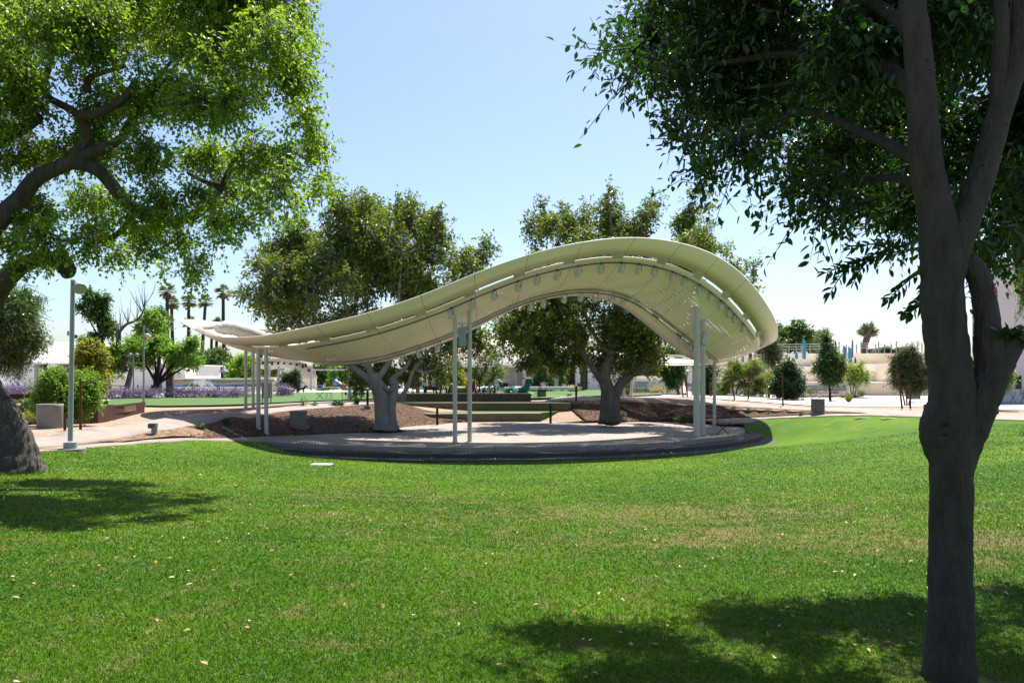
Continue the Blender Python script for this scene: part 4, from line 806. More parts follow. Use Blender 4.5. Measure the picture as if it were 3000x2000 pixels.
m = M(); m.pbox(1300, 1546, 1069.5, 1075, dC-5, 8); m.build('canopy_slab', mt['stucco'], bC)
for a, b in [(1530,1553),(1582,1606),(1640,1659),(1686,1711),(1722,1764),(1790,1850),(1905,1945)]:
    m = M(); hexa(m, a, b, 1064, 1146, dC-.3, 2.2, a+1, b-1); m.build('pier', mt['stucco'], bC)
for a, b in [(1553.5,1568),(1607,1639),(1659.5,1671),(1765,1789)]: M().pbox(a, b, 1064, 1144, dC+1.6, .3).build('door', mt['glass_dark'], bC)
for a, b in [(1568,1582),(1671,1686),(1711.5,1721.5)]: M().pbox(a, b, 1064, 1144, dC+1.3, .6).build('side_panel', mt['brown'], bC)
m = M(); m.pbox(1330, 1392, 1078, 1090, dC+1.2, .3); m.build('clerestory_panel', mt['brown'], bC)
for a, b in [(1395,1404),(1408,1416),(1344,1356)]: M().pbox(a, b, 1094, 1144, dC+1.2, .3).build('window', mt['glass_dark'], bC)
for a in (1450, 1498, 1521, 1533): M().pbox(a, a+1.2, 1075, 1144, dC+1.35, .16).build('downpipe', mt['stucco_grey'], bC)
m = M(); m.pbox(1270, 1450, 1013, 1052, dC+14, 8); m.build('upper_storey', mt['stucco_cream'], bC)
# part of its wall lettering shows beside the tree
tx = bpy.data.curves.new('lettering', 'FONT'); tx.body = 'TER LI'; tx.size = .42; tx.extrude = .02; tx.space_character = 1.25
to = bpy.data.objects.new('lettering', tx); COL.objects.link(to); dg = bpy.context.evaluated_depsgraph_get(); me = bpy.data.meshes.new_from_object(to.evaluated_get(dg)); bpy.data.objects.remove(to)
to = bpy.data.objects.new('lettering', me); COL.objects.link(to); me.materials.clear(); me.materials.append(mt['dark']); to.parent = bC; to.rotation_euler = (R(90),0,0); p = V(1796, 1090.5, dC-.36); to.location = Vector(p) - bC.location
dD = 59.0
bD = thing('building', 'tall blank white building with one small window at the right edge', 'building', (wx(2920,dD), dD, 0))
fp = [(wx(2848,dD),dD),(wx(3420,dD),dD),(wx(3420,dD),dD+24),(wx(2870,dD+24),dD+24)]; M().prism(fp, -.2, wz(772,dD)).build('wall', mt['stucco_grey'], bD); M().prism([(fp[0][0]-.1,dD-.15),(fp[1][0],dD-.15),fp[2],(fp[3][0]-.1,fp[3][1])], wz(772,dD), wz(766,dD)).build('coping', mt['stucco'], bD)
w = M().pbox(2976, 2993, 1099, 1139, dD-.05, .3).build('window', mt['glass_dark'], bD); f_ = M(); f_.pbox(2969, 2976, 1097, 1141, dD-.09, .3); f_.pbox(2976, 2994, 1097, 1099, dD-.09, .3); f_.pbox(2976, 2994, 1139, 1141, dD-.12, .3); f_.build('frame', mt['stucco'], w)
# ------------------------------------------------------------------ terraced garden walls on the right
tg = thing('terrace_wall', 'cream stepped terrace walls of the raised garden on the right', 'wall', (wx(2500,78), 78, 0))
def tier(name, pts, z0, z1, depth, mat=None):
    back = [(p[0]*1.0, pts[-1][1] + depth) for p in (pts[-1], pts[0])]
    M().prism(pts + back, z0, z1-.09).build('wall', mat or mt['stucco_cream'], tg)
    pc = [(p[0], p[1]-.07) for p in pts]; M().prism(pc + back, z1-.09, z1).build('cap', mt['stucco'], tg)
def zz(py, d): return wz(py, d)
cv = [(wx(2470,77.5),77.5),(wx(2492,75.6),75.6),(wx(2520,74.6),74.6),(wx(2555,74),74),(wx(2600,74),74),(wx(2830,74),74)]
tier('t', cv, -.1, zz(1119.5,74), 10)
tier('t', [(wx(2591,77),77),(wx(2595,76.6),76.6),(wx(2830,76.6),76.6)], 0, zz(1066,77), 8)
tier('t', [(wx(2425,79.5),79.5),(wx(2598,79),79)], 0, zz(1090.5,79), 5)
tier('t', [(wx(2090,79),79),(wx(2430,78.5),78.5)], 0, zz(1118.5,78.7), 5)
tier('t', [(wx(2080,82.5),82.5),(wx(2420,82),82)], 0, zz(1093,82.2), 5)
tier('t', [(wx(2080,86),86),(wx(2460,85.5),85.5)], 0, zz(1074,85.7), 5)
tier('t', [(wx(2400,86.2),86.2),(wx(2600,85.8),85.8)], 0, zz(1064,86), 3)
tier('t', [(wx(2070,90.5),90.5),(wx(2310,89.5),89.5),(wx(2840,87.5),87.5)], 0, zz(1035,89), 14)
for i, (a, b, t, u, d) in enumerate([(2010,2060,1088,1122,76),(1850,1998,1111,1140,84)]): M().pbox(a, b, t, u, d, .5).build('wall', mt['stucco'], tg)
m = M(); zt = zz(1035, 88); 
fn = thing('fence', 'thin grey wire fence with posts along the top of the terraces', 'fence', (wx(2500,89), 89, zt))
fx = [2172,2186,2202,2215,2232,2252,2272,2290,2312,2334,2348,2374,2398,2420,2440,2459,2480,2510,2523,2540,2566,2575,2592,2612,2627,2655,2670,2690,2702,2725,2760]
M().tube([V(2160,1018,90), V(2450,1014,89.4), V(2780,1006,88.3)], .02, 4).tube([V(2160,1026,90), V(2450,1021,89.4), V(2780,1013,88.3)], .02, 4).tube([V(2160,1010,90), V(2450,1007,89.4), V(2780,1000,88.3)], .02, 4).build('wire', mt['galv'], fn)
for i, x in enumerate(fx): M().pbox(x-.9, x+.9, 1012 - (8 if i % 3 == 0 else 0) - (x-2200)*.012, 1037, 90-(x-2160)*.0026, .12).build('post', mt['galv'], fn)
for a, b, t, u, d, k, lab in [(2353,2361,990,1037,88.4,'blueglass','tall blue glass panel standing above the wall left of the pointed tree'),(2471,2480,1011,1033,88.2,'blueglass','short pale blue glass panel beside the slanted one'),(2486,2496,1014,1056,87.2,'blueglass','slanted bright blue glass panel cutting down over the wall edge'),
      (2497,2500,993,1032,88,'navy','narrow navy post behind the slanted blue panel'),(2447,2451,998,1036,88,'navy','navy post just right of the pointed tree top'),(2505,2508.5,1044,1064,86.9,'navy','small navy post on the terrace below the slanted panel'),(2194,2203,1028,1046,88.9,'navy','navy panel partly behind the canopy tip'),
      (2174,2180,1033,1047,88.9,'blueglass','small blue panel left of the navy panel'),(2157,2163,1046,1086,80,'blueglass','blue glass strip standing among the feathery shrubs'),(2229,2236,1041,1056,84,'blueglass','pale blue strip above the thin tree'),(2271,2281,1073,1086,80,'blueglass','pale blue plate on the terrace ledge'),(2330,2338,1029,1037,88.6,'blueglass','low blue glass stub along the wall top')]:
    p = thing('glass_panel', lab, 'panel', V((a+b)/2, u, d), 'coloured panels on the terraces'); m = M()
    z0, z1 = wz(u+14,d), wz(t,d); m.hull8([(wx(a,d),d,z0),(wx(b,d),d,z0),(wx(b,d),d+.12,z0),(wx(a,d),d+.12,z0)], [(wx(a,d),d,z1),(wx(b,d),d,z1-.35),(wx(b,d),d+.12,z1-.35),(wx(a,d),d+.12,z1)]); m.build('pane', mt[k], p)
    M().pbox(a-1.0, a-.1, t+16, u+12, d-.02, .16).build('post', mt['galv'], p)
# ------------------------------------------------------------------ posts and lamps
def lamp_big():
    x, y = gp(206, 1318); z = h(x, y); t = thing('lamp_post', 'tall grey lamp post with angled spotlight head at the left lawn edge', 'lamp post', (x, y, z))
    M().cyl((x,y,z-.25), .39, .29, 28, .37).build('footing', mt['cabinet_top'], t, bevel=.02)
    M().cyl((x,y,z+.04), .165, .17, 24).build('base', mt['grey'], t, bevel=.015)
    zt = wz(820, y); M().tube([(x,y,z+.24), (x+.03,y,z+2.2), (x+.07,y,zt)], [.064,.061,.056], 20).build('pole', mt['grey'], t)
    M().box((x-.062,y-.02,z+.72), (.03,.06,.24)).build('hatch', mt['grey'], t); M().box((x-.045,y-.02,z+3.1), (.03,.05,.12)).build('sensor', mt['grey'], t)
    k = Vector((0,0,-1)).rotation_difference(Vector((.55,-.55,-.62))).to_matrix(); hx = wx(232, y-.1); hz = wz(842, y)
    hd = M().lathe((hx, y-.1, hz), [(.05,.20),(.085,.17),(.095,.03),(.155,-.03),(.165,-.09),(.155,-.095)], 24, k).build('lamp_head', mt['grey'], t)
    M().lathe((hx+.047, y-.147, hz-.053), [(.135,0),(.06,-.006),(.01,-.008)], 24, k).build('lens', surf('grey_diffuser', (.13,.12,.105), .5, .05, 5, 0), hd)
    M().tube([(x+.08,y,hz+.06),(x+.16,y-.05,hz+.07),(hx-.02,y-.1,hz+.05)], .025, 8).build('bracket', mt['dark'], t)
lamp_big()
def post(px, pb, pt, d, r, label, head, base=True, n=12):
    x = wx(px, d); z = h(x, d); t = thing('lamp_post', label, 'lamp post', (x, d, z)); zt = wz(pt, d)
    M().tube([(x,d,z), (x,d,zt)], [r, r*.85], n).build('pole', mt['galv'], t)
    if base: M().cyl((x,d,z), r*2.2, .3, 14).build('base', mt['cabinet_top'], t)
    if head == 'bell':
        hd = M().lathe((x+.35,d,zt-.45), [(.04,.4),(.12,.32),(.16,.1),(.40,-.05),(.42,-.15),(.38,-.15)], 14).build('lamp_shade', mt['grey'], t); M().tube([(x,d,zt),(x+.35,d,zt),(x+.35,d,zt-.1)], .035, 6).build('arm', mt['galv'], t)
    elif head == 'bell0': M().lathe((x,d,zt-.4), [(.05,.55),(.15,.45),(.18,.2),(.46,0),(.48,-.12),(.40,-.12)], 14).build('lamp_shade', mt['grey'], t)
    elif head == 'spots':
        for s in (.28, .36): M().lathe((x+s*.9,d-.1,zt-.35-s*.9), [(.05,.12),(.10,.07),(.13,-.10),(.10,-.11)], 12, Matrix.Rotation(R(-55), 3, 'Y')).build('lamp_head', mt['white'], t)
        M().tube([(x,d,zt-.75),(x+.5,d,zt-.75)], .03, 6).build('arm', mt['galv'], t); M().cyl((x,d,zt), r*.7, .3, 8).build('cap', mt['dark'], t)
    elif head == 'cross':
        M().box((x,d,zt-.75), (1.15,.07,.07)).build('arm', mt['galv'], t)
        for s in (-.2,.35): M().lathe((x+s,d-.1,zt-.1), [(.05,.15),(.12,.1),(.17,-.12),(.13,-.12)], 12, Matrix.Rotation(R(-50*s*3), 3, 'Y')).build('lamp_head', mt['galv'], t)
    return t
post(421, 1194, 952, F*1.75/88, .057, 'slim light grey lamp post with twin heads at the far lawn corner', 'spots')
post(391, 1165, 1036, F*1.75/64, .06, 'far lamp post with a crossbar standing by the purple hedge', 'cross')
post(656, 1153, 1075, 78, .05, 'thin lamp post with bell shade in front of the fountain', 'bell0')
post(115, 1140, 1081, 90, .06, 'small lamp post with bell shade before the dark doorway', 'bell', False)
post(1518, 1132, 1052, 92, .09, 'thin bluish lamp pole before the white library wall', 'bell0', False)
post(2031, 1161, 1040, 68, .10, 'white pole with broad foot right of the staked round tree', None)
post(868, 1125, 1062, 112, .13, 'distant lamp pole before the second canopy', 'cross', False); post(826, 1135, 1078, 110, .08, 'distant black double lamp left of the second canopy', 'cross', False)
post(2305, 1130, 1040, 76, .10, 'lamp post with white bell shade above the dark round tree', 'bell0', False)
def bollard(px, pb, pt, d, z, label, foot=False, cap=True):
    x = wx(px, d); t = thing('bollard_light', label, 'bollard light', (x, d, z), 'black bollard lights along the stage'); zt = wz(pt, d)
    M().cyl((x,d,z), .065, zt-z-.03, 16).build('post', mt['dark'], t)
    M().cyl((x,d,zt-.03), .15 if cap else .08, .035, 20).build('cap', mt['dark'], t)
    if foot: M().box((x,d,z-.05), (.34,.34,.34)).build('footing', mt['cabinet_top'], t, bevel=.015)
bollard(1077, 1190, 1143, 42.5, h(wx(1077,42.5),42.5)+.1, 'black bollard light on a concrete foot left of the pale trunk', True)
bollard(1281, 1243, 1191, 40.5, FZ, 'black bollard light before the lowest seat wall'); bollard(1613, 1230, 1181, 42.0, FZ, 'black bollard light in deep shade before the middle seat wall end')
bollard(1688, 1186, 1131, 47.0, h(wx(1688,47),47)+.08, 'black bollard light at the top of the right mulch bed', True)
# ------------------------------------------------------------------ cabinets, slabs, small boxes
def cabinet(px0, px1, pt, pb, label, foot=8, mat=None, d=None):
    x, y = gp((px0+px1)/2, pb); y = d or y; z = h((wx((px0+px1)/2, y)), y); t = thing('utility_cabinet', label, 'cabinet', (wx((px0+px1)/2,y), y, z)); w = (px1-px0)/F*y; zt = wz(pt, y); x = wx((px0+px1)/2, y)
    M().box((x, y+w*.45, (z+.02+zt)/2+.05), (w, w*.85, zt-z-.10), R(0)).build('body', mat or mt['cabinet'], t, bevel=.012)
    M().box((x, y+w*.45, zt+.02), (w*1.06, w*.92, .05)).build('lid', mt['cabinet_top'], t, bevel=.012)
    M().box((x, y+w*.45, z+.03), (w*1.28, w*1.15, .14)).build('footing', mt['cabinet_top'], t, bevel=.012)
    M().box((x, y+w*.024-.012, (z+zt)/2+.08), (w*.8, .012, (zt-z)*.66)).build('panel', mat or mt['cabinet'], t, bevel=.004)
    M().box((x+w*.25, y-.012, zt-.14), (.10,.02,.03)).build('latch', mt['dark'], t)
cabinet(848, 890, 1207, 1256, 'concrete-coloured utility cabinet on the dark mulch left of the stage', mat=mt['cabinet_top'])
cabinet(2386, 2417, 1171, 1215, 'grey utility cabinet at the tip of the right bed')
x, y = gp(452, 1276); z = h(x, y); t = thing('ground_light', 'small grey boxy ground floodlight in the sunlit wedge bed', 'floodlight', (x, y, z))
M().box((x,y,z+.17), (.14,.16,.34)).build('stand', mt['galv'], t, bevel=.01); M().box((x-.01,y-.05,z+.34), (.26,.2,.18), R(10)).build('lamp_head', mt['galv'], t, bevel=.015); M().box((x-.04,y-.152,z+.34), (.2,.02,.13), R(10)).build('lens', mt['lens'], t)
x, y = gp(2711, 1204); z = h(x, y); t = thing('ground_light', 'small black box light at the path edge left of the near trunk', 'floodlight', (x, y, z)); M().box((x,y,z+.16), (.13,.13,.32)).build('body', mt['dark'], t, bevel=.01); M().box((x,y-.07,z+.25), (.1,.02,.09)).build('lens', mt['lens'], t)
for i, (px, py, lab) in enumerate([(2148,1204,'stepping slab nearest the back column'),(2190,1205,'second stepping slab from the back column, half shaded'),(2229,1206,'middle stepping slab on brown gravel'),(2273,1208,'fourth stepping slab from the back column'),(2326,1210,'stepping slab nearest the grey cabinet')]):
    x, y = gp(px, py); z = h(x, y); tag(M().box((x,y,z+.075), (.50,.75,.10), R(8)).build('stepping_slab', mt['floor'], bevel=.012), 'pale ' + lab, 'paving slab', 'stepping slabs in the right bed')
x, y = gp(942, 1362); z = h(x, y); t = thing('utility_cover', 'square pale utility cover set in the near lawn', 'cover', (x, y, z)); M().box((x,y,z+.012), (.60,.42,.05), R(-4)).build('lid', mt['plaza'], t, bevel=.008); M().box((x,y,z), (.66,.48,.05), R(-4)).build('rim', mt['cabinet_top'], t)
for i, (px, py) in enumerate([(2533,1224),(2612,1226)]):
    x, y = gp(px, py); tag(M().box((x,y,h(x,y)+.005), (.95,.16,.03), R(3)).build('edging_slab', mt['plaza'], bevel=.01), 'long flush pale slab at the lawn edge, ' + ('left of the pair' if i == 0 else 'right of the pair'), 'paving slab')
# ------------------------------------------------------------------ folding bistro furniture
def make_chair():
    t = thing('bistro_chair', 'dark folding slatted bistro chair', 'chair', (0,0,0), 'folding bistro chairs')
    m = M(); [m.box((0,-.16+i*.085,.45), (.40,.06,.018)) for i in range(5)]; m.build('seat', mt['chair'], t)
    m = M(); [m.box((0,.235+i*.012,.66+i*.085), (.38,.016,.05)) for i in range(2)]; m.build('backrest', mt['chair'], t)
    for s in (-1, 1):
        M().tube([(s*.19,-.26,0),(s*.19,.20,.45),(s*.19,.26,.82)], .013, 6).build('leg', mt['chair'], t); M().tube([(s*.165,.28,0),(s*.165,-.20,.45)], .013, 6).build('leg', mt['chair'], t)
    M().tube([(-.19,-.19,.07),(.19,-.19,.07)], .009, 5).tube([(-.165,.22,.06),(.165,.22,.06)], .009, 5).build('stretcher', mt['chair'], t); return t
def make_table():
    t = thing('bistro_table', 'dark folding bistro table', 'table', (0,0,0), 'folding bistro tables')
    M().cyl((0,0,.70), .34, .02, 24).build('tabletop', mt['chair'], t)
    for s in (-1, 1): M().tube([(s*.22,-.26,0),(s*.22,.26,.7)], .013, 6).build('leg', mt['chair'], t); M().tube([(s*.19,.26,0),(s*.19,-.26,.7)], .013, 6).build('leg', mt['chair'], t)
    M().tube([(-.22,-.18,.1),(.22,-.18,.1)], .009, 5).build('stretcher', mt['chair'], t); return t
ch0 = make_chair(); tb0 = make_table()
x, y = wx(2118,34), 34.0; ch0.location = (x, y, FZ); ch0.rotation_euler.z = R(75); ch0['label'] = 'dark folding bistro chair alone on the shaded stage beside the column'
def gz(px, d): return (wx(px,d), d, h(wx(px,d), d) + .02)
for px, d, rz, lab in [(1573,54,-65,'dark folding chair on the path right of the topmost seat wall'),(937,54,-80,'leftmost dark folding chair beyond the left mulch bed'),(964,54,40,'dark folding chair seen from behind, second of the far row'),(1010,55,15,'folding chair just left of the two white columns'),(1036,55,-20,'folding chair between the two white columns'),(1106,55,-60,'folding chair half hidden by the pale trunk'),(1216,60,20,'folding chair left of the maroon shirt'),(1262,62,-30,'folding chair behind the white shirt'),(1288,61,50,'folding chair at the red kiosk'),(1330,63,170,'folding chair behind the left stage column'),(1475,63,30,'folding chair between the two painted animals')]:
    dup(ch0, gz(px,d), R(rz), lab)
tb0.location = gz(1065,55.5); tb0['label'] = 'dark folding table under the black bollard top'; dup(tb0, gz(1590,54.5), 0, 'folding table beside the grey box on the path'); dup(tb0, gz(1315,62.5), .4, 'folding table at the red kiosk'); dup(tb0, gz(1420,64), .2, 'folding table by the spotted animal'); dup(ch0, gz(1083,56), R(100), 'folding chair right of the far table')
def bench(px0, px1, pt, pb, d, label, mat, arms=True):
    x0, x1 = wx(px0,d), wx(px1,d); z = h((x0+x1)/2, d); k = (wz(pt,d) - z)/.82; t = thing('bench', label, 'bench', ((x0+x1)/2, d, z), 'slatted metal benches'); w = x1-x0; c = (x0+x1)/2
    m = M(); [m.box((c, d-.2+i*.1, z+.43*k), (w,.085,.025)) for i in range(5)]; m.build('seat', mat, t)
    m = M(); [m.box((c, d+.26+i*.02, z+(.50+i*.08)*k), (w,.025,.068*k)) for i in range(5)]; m.build('backrest', mat, t)
    for s in (0, 1): xx = x0+.08 if s == 0 else x1-.08; M().tube([(xx,d-.3,z),(xx,d+.1,z+.42*k),(xx,d-.2,z+.45*k),(xx,d-.28,z+.62*k),(xx,d+.25,z+.66*k)], .028, 6).build('leg', mt['galv'], t); M().tube([(xx,d+.3,z),(xx,d,z+.42*k)], .028, 6).build('leg', mt['galv'], t)
bench(2371,2484,1129,1156,69,'long pale grey slatted bench behind the pointed tree', mt['galv']); bench(2926,2972,1137,1170,57,'lavender grey slatted bench under the small window', mt['grey']); bench(2995,3030,1143,1170,57,'bench cut by the right edge of the picture', mt['grey'])
bench(1862,1896,1118,1133,82,'bluish bench before the low white wall behind the dark trunk', mt['grey']); bench(2008,2030,1117,1130,80,'bench partly behind the white pole', mt['galv'])
# bins, kiosks, racks
def pboxthing(name, label, cat, a, b, t, u, d, depth, mat, lid=None, group=None):
    th = thing(name, label, cat, V((a+b)/2, u, d), group); M().pbox(a, b, t, u, d, depth).build('body', mat, th, bevel=.02); M().pbox(a-.6, b+.6, t-2, t-.1, d-.03, depth+.06).build('lid', lid or mat, th, bevel=.01); M().pbox(a+.8, b-.8, t+3, t+6, d-.03, .05).build('opening', mt['dark'], th); return th
pboxthing('trash_bin', 'dark brown slatted bin left of the back columns', 'bin', 1816, 1826, 1126, 1165, 50.5, .55, mt['brown']); pboxthing('trash_bin', 'tan and black bin standing between the back columns', 'bin', 1833, 1845, 1127, 1164, 50.8, .55, mt['cabinet'])
pboxthing('trash_bin', 'grey square bin behind the three-trunk young tree', 'bin', 2671, 2697, 1136, 1169, 60, .8, mt['cabinet']); pboxthing('planter_box', 'grey concrete box beside the folding chair on the path', 'box', 1575, 1599, 1141, 1164, 55.5, .7, mt['cabinet_top'])
pboxthing('trash_bin', 'small grey bin among the straw grasses', 'bin', 1692, 1702, 1123, 1132, 88, .6, mt['cabinet_top']); pboxthing('pillar', 'white square pillar among shrubs before the library', 'pillar', 1625, 1636, 1101, 1132, 90, .5, mt['white'])
kb = thing('information_board', 'two grey and white information boards on posts behind the left columns', 'sign', V(783,1190,48))
for a, b, k in [(766,778,'cabinet'),(779,792,'cabinet'),(790,798,'white')]: M().pbox(a, b, 1121, 1166, 48 if k != 'white' else 48.3, .12).build('board', mt[k], kb, bevel=.01)
for a in (768.5, 779, 793): M().pbox(a-.8, a+.8, 1116, 1195, 48.15, .09).build('post', mt['dark'], kb)
for i, px in enumerate([2620, 2642, 2664, 2705, 2718, 2735]):
    d = 72.6; x = wx(px,d); t = thing('bike_rack', ['leftmost white hoop rack before the cream wall','second hoop rack from the left','hoop rack left of the grey bin','hoop rack right of the grey bin','hoop rack touching the near trunk','hoop rack behind the near trunk'][i], 'bike rack', (x,d,0), 'white hoop bike racks')
    M().tube([(x+.33*math.cos(a), d, .42+.40*math.sin(a)) for a in np.linspace(0, 2*math.pi, 21)], .03, 6).build('hoop', mt['white'], t); M().cyl((x,d,0), .12, .03, 12).build('foot', mt['galv'], t)
# corten planters
def corten(label, pts, z0, z1, th=.06):
    t = thing('steel_planter', label, 'planter', (*pts[0], z0), 'rusted steel planters'); m = M()
    for (x1,y1),(x2,y2) in zip(pts, pts[1:]):
        L_ = math.hypot(x2-x1, y2-y1); m.box(((x1+x2)/2,(y1+y2)/2,(z0+z1)/2), (L_+.03, th, z1-z0), math.atan2(y2-y1, x2-x1))
    m.build('side', mt['corten'], t, bevel=.006); cx = sum(p[0] for p in pts)/len(pts); return t
pA, pB, pC = at(215,1237,0)[:2], at(285,1233,0)[:2], at(358,1222,0)[:2]
cp_ = corten('rusted steel planter wall behind the round-headed shrub', [pA, pB, pC, (pC[0]-.6, pC[1]+3.2)], -.1, .56); M().prism([pA, pB, pC, (pC[0]-.6,pC[1]+3.2), (pA[0], pA[1]+4)], .2, .46).build('soil', mt['dirt'], cp_)
pA, pB = (wx(-60,50),50), (wx(116,50),50)
corten('long rusted steel planter lit orange at the far left', [pA, pB], .05, .62); corten('dark rusted steel planter edge behind the cactus bed', [(wx(30,36),36),(wx(114,36),36)], .05, .42); corten('low rusted edging strip round the yellow groundcover', [at(60,1247,0)[:2], at(113,1242,0)[:2]], 0, .1)
x, y = at(146,1255,0)[:2]; t = thing('concrete_pot', 'big round concrete pot under the bright green shrub', 'planter', (x,y,0)); M().lathe((x,y,-.05), [(.36,0),(.39,.06),(.40,.80),(.41,.88),(.37,.88),(.35,.80)], 32).build('pot', mt['cabinet_top'], t); M().cyl((x,y,.70), .36, .1, 24).build('soil', mt['mulch'], t)
def stake(px, pb, pt, label, lean=0, d=None):
    x, y = gp(px, pb); z = h(x,y); t = thing('stake', label, 'stake', (x,y,z), 'wooden tree stakes'); M().tube([(x,y,z-.05),(wx(px+lean,y),y,wz(pt,y))], .045, 8).build('pole', mt['stake'], t); M().tube([(x-.05,y,z+(wz(pt,y)-z)*.8),(x+.28,y+.05,z+(wz(pt,y)-z)*.78)], .012, 5).build('tie', mt['rubber'], t)
stake(236,1254,1120,'tall reddish wood stake right of the lamp post'); stake(190,1256,1215,'short dark stake between pot and lamp post')
for px, pb, pt, ln, lab in [(2014,1160,1098,-5,'dark stake right of the round staked tree'),(2001,1160,1112,-4,'stake close to the round staked tree trunk'),(2083,1160,1130,-4,'stake left of the back canopy column'),(2152,1168,1085,-12,'dark stake leaning left in the feathery shrub'),(2192,1166,1092,4,'dark stake leaning right in the feathery shrub'),(2294,1186,1092,-3,'orange brown stake at the dark round tree'),
     (2643,1194,1095,-12,'orange leaning stake at the three-trunk young tree'),(2667,1194,1120,0,'dark stake right of the three-trunk young tree'),(2896,1209,1160,-3,'left stake of the tree by the white building'),(2923,1210,1150,0,'right stake of the tree by the white building')]: stake(px,pb,pt,lab,ln)
# ------------------------------------------------------------------ background trees and shrubs
def bt(label, px, pb, d, crown, mat, bmat, nsp, leaf, group='trees around the plaza', r0=.12, top=None, k=7, slen=.5, droop=.25, seed=None, name='tree', trunks=1, z=None, shell=2.2, flat=1.0, six=False, tw=.012):
    "crown: list of photo-pixel discs (px, py, rx[, ry])"
    rng = np.random.default_rng(seed or int(px*7+pb)); bl = blobpx([(q[0],q[1],q[2],q[3] if len(q) > 3 else q[2], rng.uniform(-.5,.5)*q[2]*d/F) for q in crown], d, 0, rng, flat)
    x = wx(px,d); z = h(x,d) if z is None else z; ct = sum(q[1] for q in crown)/len(crown); lowest = max(q[1]+(q[3] if len(q) > 3 else q[2])*.8 for q in crown)
    tp_ = V(sum(q[0] for q in crown)/len(crown)*.5+px*.5, min(lowest, pb-8) if top is None else top, d); L = []
    if trunks == 1: L = autolimbs((x,d,z-.08), tp_, r0, bl)
    else:
        for i in range(trunks):
            b = bl[i % len(bl)]; o = (i-(trunks-1)/2)*.16; L.append(([(x+o*.6,d,z-.08), (x+o*2.2,d+.1*o,z+(b[2]-z)*.45), (b[0]+o, b[1], b[2])], [r0, r0*.7, r0*.25]))
    return tree(name, label, (x,d,z), L, bl, nsp, k, slen, leaf, mat, bmat, group, seed or int(px*7+pb), droop, six, tw=tw, n=8, shell=shell)
T_ = 'trees around the plaza'
bt('big olive tree with drooping grey-green crown at the far left edge', -40, 1180, 44, [(30,900,70,60),(0,970,80,70),(70,1000,46,32),(105,985,26,16),(20,1040,60,34),(-60,930,120,120),(60,880,44,30),(75,950,34,26)], lm['mid'], bk['greybrown'], 5200, (.22,.075), r0=.22, top=1060, slen=.7, droop=.5, seed=31)
bt('pollarded tree with leafy tufts rising above the yellow-green shrub', 322, 1150, 70, [(262,880,24,30),(285,905,26,26),(305,880,18,26),(240,905,14,18),(300,940,26,24),(320,965,22,24),(250,1000,20,10),(285,985,18,14),(268,860,14,16)], lm['mid'], bk['dark'], 900, (.30,.16), r0=.2, top=1005, seed=32)
m_t = bt('pollarded tree with bare twigs on top and thick leaning trunk', 366, 1146, 68, [(335,1040,44,50),(330,1080,30,20),(400,1010,34,40),(430,1000,28,26),(445,920,26,20),(470,955,20,26),(420,950,22,18)], lm['bright'], bk['greybrown'], 1000, (.28,.15), r0=.26, top=1075, seed=33)
m = M(); rs = random.Random(5)
limb(m, [V(366,1090,68), V(350,1040,68), V(347,975,68), V(352,972,68)], [.30,.24,.22,.14], 10); limb(m, [V(362,1075,68), V(378,1030,68), V(395,1000,68)], [.2,.17,.1], 8); limb(m, [V(347,975,68), V(370,950,68), V(400,938,68), V(418,915,68), V(424,895,68)], [.16,.13,.10,.08,.05], 8)
for bx_, by_, a0 in [(355,965,-.2),(420,900,.1),(424,895,.25),(418,915,-.3),(400,938,-.2),(347,975,-.35),(375,948,0)]:
    for j in range(5):
        a = a0 + rs.uniform(-.5,.5); l = rs.uniform(35,75); m.tube([V(bx_,by_,68), V(bx_+math.sin(a)*l*.5, by_-l*.5, 68), V(bx_+math.sin(a)*l*.75+rs.uniform(-6,9), by_-l, 68)], [.035,.022,.008], 4)
m.build('bare_branches', bk['greybrown'], m_t)
bt('spreading bright green tree with dark forked trunk behind the tall pole', 428, 1148, 66, [(400,1030,40,28),(450,1015,44,28),(500,1020,44,30),(545,1025,34,30),(420,1060,34,20),(520,1060,40,20),(570,1060,24,22),(470,1000,30,16),(560,1000,22,14)], lm['bright'], bk['dark'], 1500, (.24,.13), r0=.30, top=1125, seed=34, droop=.1)
bt('yellow-green upright shrub behind the round-headed one', 285, 1185, 32, [(262,1030,34,34),(290,1060,24,50),(245,1080,26,50),(280,1110,30,40),(232,1050,16,26),(270,1010,20,18)], lm['yellow'], bk['greybrown'], 900, (.14,.075), 'shrubs', r0=.06, slen=.3, seed=35, name='shrub')
bt('large round-headed bright green shrub beside the lamp post', 190, 1250, 27.5, [(190,1110,40,40),(150,1130,40,42),(235,1130,40,46),(200,1160,60,46),(140,1170,34,34),(255,1175,34,30),(120,1185,22,26),(265,1150,26,36),(185,1195,44,18),(230,1205,30,14),(160,1090,20,18)], lm['bright'], bk['greybrown'], 2100, (.13,.06), 'shrubs', r0=.07, slen=.34, seed=36, name='shrub', droop=.05)
bt('dense dark rounded tree behind the fountain', 610, 1128, 120, [(600,1050,44,34),(640,1060,40,40),(575,1070,28,34),(650,1035,26,18),(620,1090,50,26),(680,1070,26,34),(700,1075,24,28)], lm['mid'], bk['dark'], 1300, (.50,.24), r0=.3, slen=.9, seed=37)
bt('round green tree right of the fountain, close to the left columns', 706, 1130, 112, [(705,1060,30,34),(725,1085,28,30),(690,1090,24,26),(740,1070,20,24)], lm['bright'], bk['dark'], 600, (.45,.22), r0=.25, slen=.9, seed=38)
bt('shaggy dark tree with dry hanging fronds left of the palms', 468, 1140, 84, [(462,930,24,22),(475,960,20,26),(455,970,22,14),(440,945,12,12)], lm['mid'], bk['greybrown'], 500, (.34,.15), r0=.25, slen=.7, seed=39)
